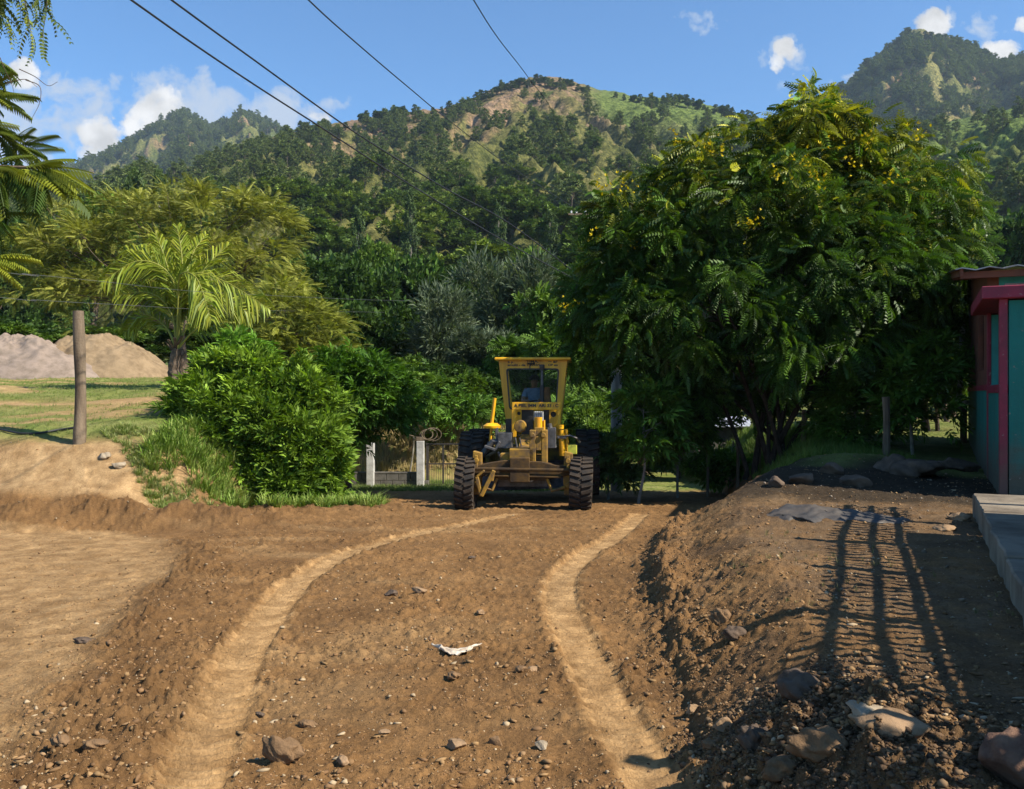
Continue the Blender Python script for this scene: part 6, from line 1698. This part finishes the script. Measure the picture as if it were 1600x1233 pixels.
mb = MB(); hbox(mb, -.20, 5, -.10, 2.35, zl + .02, zt); mb.build('porch_beam', M_pink, house, bevel=.01)
mb = MB(); hbox(mb, .05, 5, .0, 2.1, zt + .004, zt + .03); hbox(mb, .5, 1.0, -.05, -.02, zt + .01, zt + .06); mb.build('porch_ceiling', M_slab, house)
hbox(MB(), .14, 1.9, .14, 1.98, zs + .052, zs + .07).build('counter', M_teal2, house) if False else None
MB().box((.089, 2.11, (zs + zl) / 2), (.10, .17, zl - zs - .01)).build('porch_pier', M_teal2, house)
hb('porch_counter', M_teal2, (.10, 1.04, zs + .056), (.16, 1.86, .012))
zr0 = 3.42 - HZ; zr1 = 4.02 - HZ
mb = MB()
# main front wall at y = 2.2 with a dark doorway
hbox(mb, .142, .30, 2.203, 2.34, -.3, zr0 - .03); hbox(mb, 1.3, 5, 2.2, 2.34, -.3, zr0 - .03); hbox(mb, .30, 1.3, 2.203, 2.34, 2.72 - HZ, zr0 - .03)
mb.build('front_wall', M_teal2, house)
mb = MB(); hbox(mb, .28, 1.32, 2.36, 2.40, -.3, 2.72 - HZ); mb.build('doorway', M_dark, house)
# side wall with window, rising with the roof
def side(mb, y0, y1, z0, z1a, z1b): mb.prism([(y0, z0), (y1, z0), (y1, z1b), (y0, z1a)], 0, .14, 'x')
zof = lambda y: zr0 + (zr1 - zr0) * (y - 2.2) / 5.4 - .03
wz0, wz1 = 2.02 - HZ, 3.02 - HZ; wy0, wy1 = 3.0, 4.3; zm_ = zs + .02
mb = MB(); side(mb, 2.2, wy0, zm_, zof(2.2), zof(wy0)); side(mb, wy1, 7.6, zm_, zof(wy1), zof(7.6)); side(mb, wy0, wy1, zm_, wz0, wz0); side(mb, wy0, wy1, wz1, zof(wy0), zof(wy1)); mb.build('side_wall', M_brown, house)
mb = MB(); mb.prism([(2.2, -.3), (7.6, -.3), (7.6, zm_ - .003), (2.2, zm_ - .003)], -.004, .136, 'x'); mb.build('side_wall', M_teal, house)
mb = MB(); hbox(mb, -.02, .0, 2.2, 7.6, zm_ - .03, zm_ + .05); mb.build('trim_band', M_pink, house)
win = MB(); hbox(win, .02, .06, wy0, wy0 + .05, wz0, wz1); hbox(win, .02, .06, wy1 - .05, wy1, wz0, wz1); hbox(win, .02, .06, wy0, wy1, wz1 - .05, wz1)
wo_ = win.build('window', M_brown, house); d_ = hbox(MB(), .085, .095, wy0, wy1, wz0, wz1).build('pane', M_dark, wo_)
mb = MB(); hbox(mb, 3.5, 5, 7.46, 7.6, -.3, zof(7.4)); mb.build('back_wall', M_brown, house)
# corrugated roof
mb = MB(); n = 66
for k in range(n):
    x0 = -.42 + k * 5.5 / n; x1 = x0 + 5.5 / n; dz0 = .018 * math.sin(k * 1.57); dz1 = .018 * math.sin((k + 1) * 1.57)
    V = []
    for (y_, z_) in ((1.72, zr0 - .055), (7.95, zof(7.95) + .03)):
        for (x_, q_) in ((x0, dz0), (x1, dz1)): V += [(x_, y_, z_ + q_ + .018), (x_, y_, z_ + q_ + .002)]
    mb.add(V, [[0,2,6,4],[1,5,7,3],[0,1,3,2],[4,6,7,5]])
mb.build('roof', M_zinc, house)
mb = MB()
for y_ in (1.85, 4.6, 7.8): mb.bar((-.36, y_, zof(y_) - .05), (5, y_, zof(y_) - .05), .07, .09)
for x_ in (-.34,): mb.bar((x_, 1.75, zof(1.75) - .0), (x_, 7.9, zof(7.9) - .0), .04, .12)
mb.build('roof_beam', M_brown, house)
mb = MB(); mb.tube([(-.12, 7.2, 3.0 - HZ), (-.14, 7.25, 2.2 - HZ), (-.18, 7.3, 1.55 - HZ)], .05, 8); mb.tube([(-.18, 7.3, 1.55 - HZ), (-.2, 7.2, 1.5 - HZ), (-.05, 6.9, 1.5 - HZ)], .045, 8); mb.build('drain_pipe', M_pipe, house, smooth=True)
mb = MB(); mb.box((-.1, 7.25, .0), (.12, .12, 1.6)); mb.build('corner_post', M_wood, house)

# cement slab in front of the house
ang = math.atan(.461); u = np.array((math.sin(ang), math.cos(ang))); v = np.array((math.cos(ang), -math.sin(ang)))
S0 = np.array((2.71, 4.70)); ST = .62
slab = empty('porch_slab', (S0[0], S0[1], 0), -ang, 'worn cement slab with a chipped edge in front of the house', 'slab')
def slab_piece(y0, y1, x1=4.2, seed=1, dz=0.0):
    n = 24; r = np.random.default_rng(seed); V = []; F = []
    ys = np.linspace(y0, y1, n); e = .025 * vnoise(ys * 2.0, 0 * ys, seed) + .012 * vnoise(ys * 8, 0 * ys, seed)
    for z_ in (ST + dz, .25):
        for i, y_ in enumerate(ys): V += [(e[i] + (0 if z_ > .4 else .0), y_, z_), (x1, y_, z_)]
    for i in range(n - 1):
        a = 2 * i; F += [[a, a + 1, a + 3, a + 2], [2*n + a, 2*n + a + 2, 2*n + a + 3, 2*n + a + 1], [a, a + 2, 2*n + a + 2, 2*n + a]]
    F += [[0, 2*n, 2*n + 1, 1], [2*n - 2, 2*n - 1, 4*n - 1, 4*n - 2]]
    return MB().add(V, F).build('slab_section', M_slab, slab, bevel=.012)
slab_piece(-4.0, 1.1, seed=4, dz=-.02); slab_piece(1.115, 3.45, seed=2, dz=-.005); slab_piece(3.465, 5.02, seed=3)
# porch fence beyond the right edge of the picture: its shadow falls on the yard
M_rod = mat_plain("iron rods", (.05, .04, .035), None, 5, .7)
fence = empty('porch_fence', (3.63, 4.70, ST), -R_(21.6), 'porch railing of posts and upright rods on a low wall, outside the right edge', 'railing')
FX = 0.0
MB().box((FX, -.45, .45), (.12, 6.9, .90)).build('low_wall', M_teal, fence)
for y_ in np.arange(-1.9, 5.0, 1.40):
    MB().box((FX, y_, .86), (.11, .11, 1.72)).build('post', M_wood, fence)
mb = MB()
for z_ in (1.00, 1.20, 1.42): mb.box((FX, .6, z_), (.028, 8.6, .04))
mb.build('rail', M_wood, fence)
mb = MB()
for y_ in np.arange(-3.75, 4.8, .115): mb.box((FX + .004, y_, 1.20), (.044, .044, .62))
o = mb.build('rods', M_rod, fence)
# dark heap of earth and planks by the house
q = ground_hit(1440, 730)
for i, (px, py, w, sq, lab) in enumerate([(1430, 742, 110, .35, 'low dark heap of soil in the shade left of the house'), (1395, 735, 60, .6, 'dark lump of rubble in the shade beside the fence post'), (1500, 735, 80, .5, 'dark rubble against the foot of the house wall')]):
    q = ground_hit(px, py); s = w / FPX * q[1] / 2
    V, F = rock_arr(4, 1200 + i, 5, .22, (1, .8, sq)); o = add_obj('rubble_heap', make_mesh('rubble_heap', V * s, F, True), M_grey, None, (q[0], q[1], q[2] + .1 * s)); tag(o, lab, 'rubble heap')
# black plastic sheet on the mound
N = 40; a = np.linspace(-1, 1, N); A, B = np.meshgrid(a, a, indexing='ij')
cx0, cy0 = 3.2, 8.75; Xs = cx0 + .0 + A * .72 * (1 - .2 * B * B) + .08 * vnoise(B * 2, A * 2, 4); Ys = cy0 + .12 * vnoise(A * 3, B, 6) + B * .30 * (1 - .3 * A * A)
Zs = gz(Xs.ravel(), Ys.ravel()).reshape(Xs.shape); Zs = np.array(Zs) + .012 + .034 * np.abs(fbm(Xs * 4.5, Ys * 4.5, 9, 5)) - .05 * np.maximum(np.abs(A), np.abs(B)) ** 6 + .01
J = np.arange(N * N).reshape(N, N); F = np.stack([J[:-1, :-1], J[1:, :-1], J[1:, 1:], J[:-1, 1:]], -1).reshape(-1, 4)
o = add_obj('tarpaulin', make_mesh('tarpaulin', np.stack([Xs, Ys, Zs], -1).reshape(-1, 3), F, True), mat_plain("dusty black plastic", (.035, .032, .03), (.085, .068, .052), 5, .6, bmp=.4))
so = o.modifiers.new('thick', 'SOLIDIFY'); so.thickness = .006
tag(o, 'crumpled dusty dark plastic sheet lying over a low mound in the yard', 'tarpaulin')
# ------------------------------------------------------------------ the air
hz = MB().box((0, 1700, 290), (5200, 3700, 596)).build('haze', None, None)
m = bpy.data.materials.new("haze"); m.use_nodes = True; nt = m.node_tree; nt.nodes.clear()
vo = nt.nodes.new('ShaderNodeVolumePrincipled'); out = nt.nodes.new('ShaderNodeOutputMaterial')
vo.inputs['Color'].default_value = (.66, .82, 1.0, 1); vo.inputs['Density'].default_value = .00010; vo.inputs['Anisotropy'].default_value = .1
nt.links.new(vo.outputs[0], out.inputs['Volume']); hz.data.materials.append(m); tag(hz, 'thin bluish air between here and the far hills', 'haze', kind='stuff')
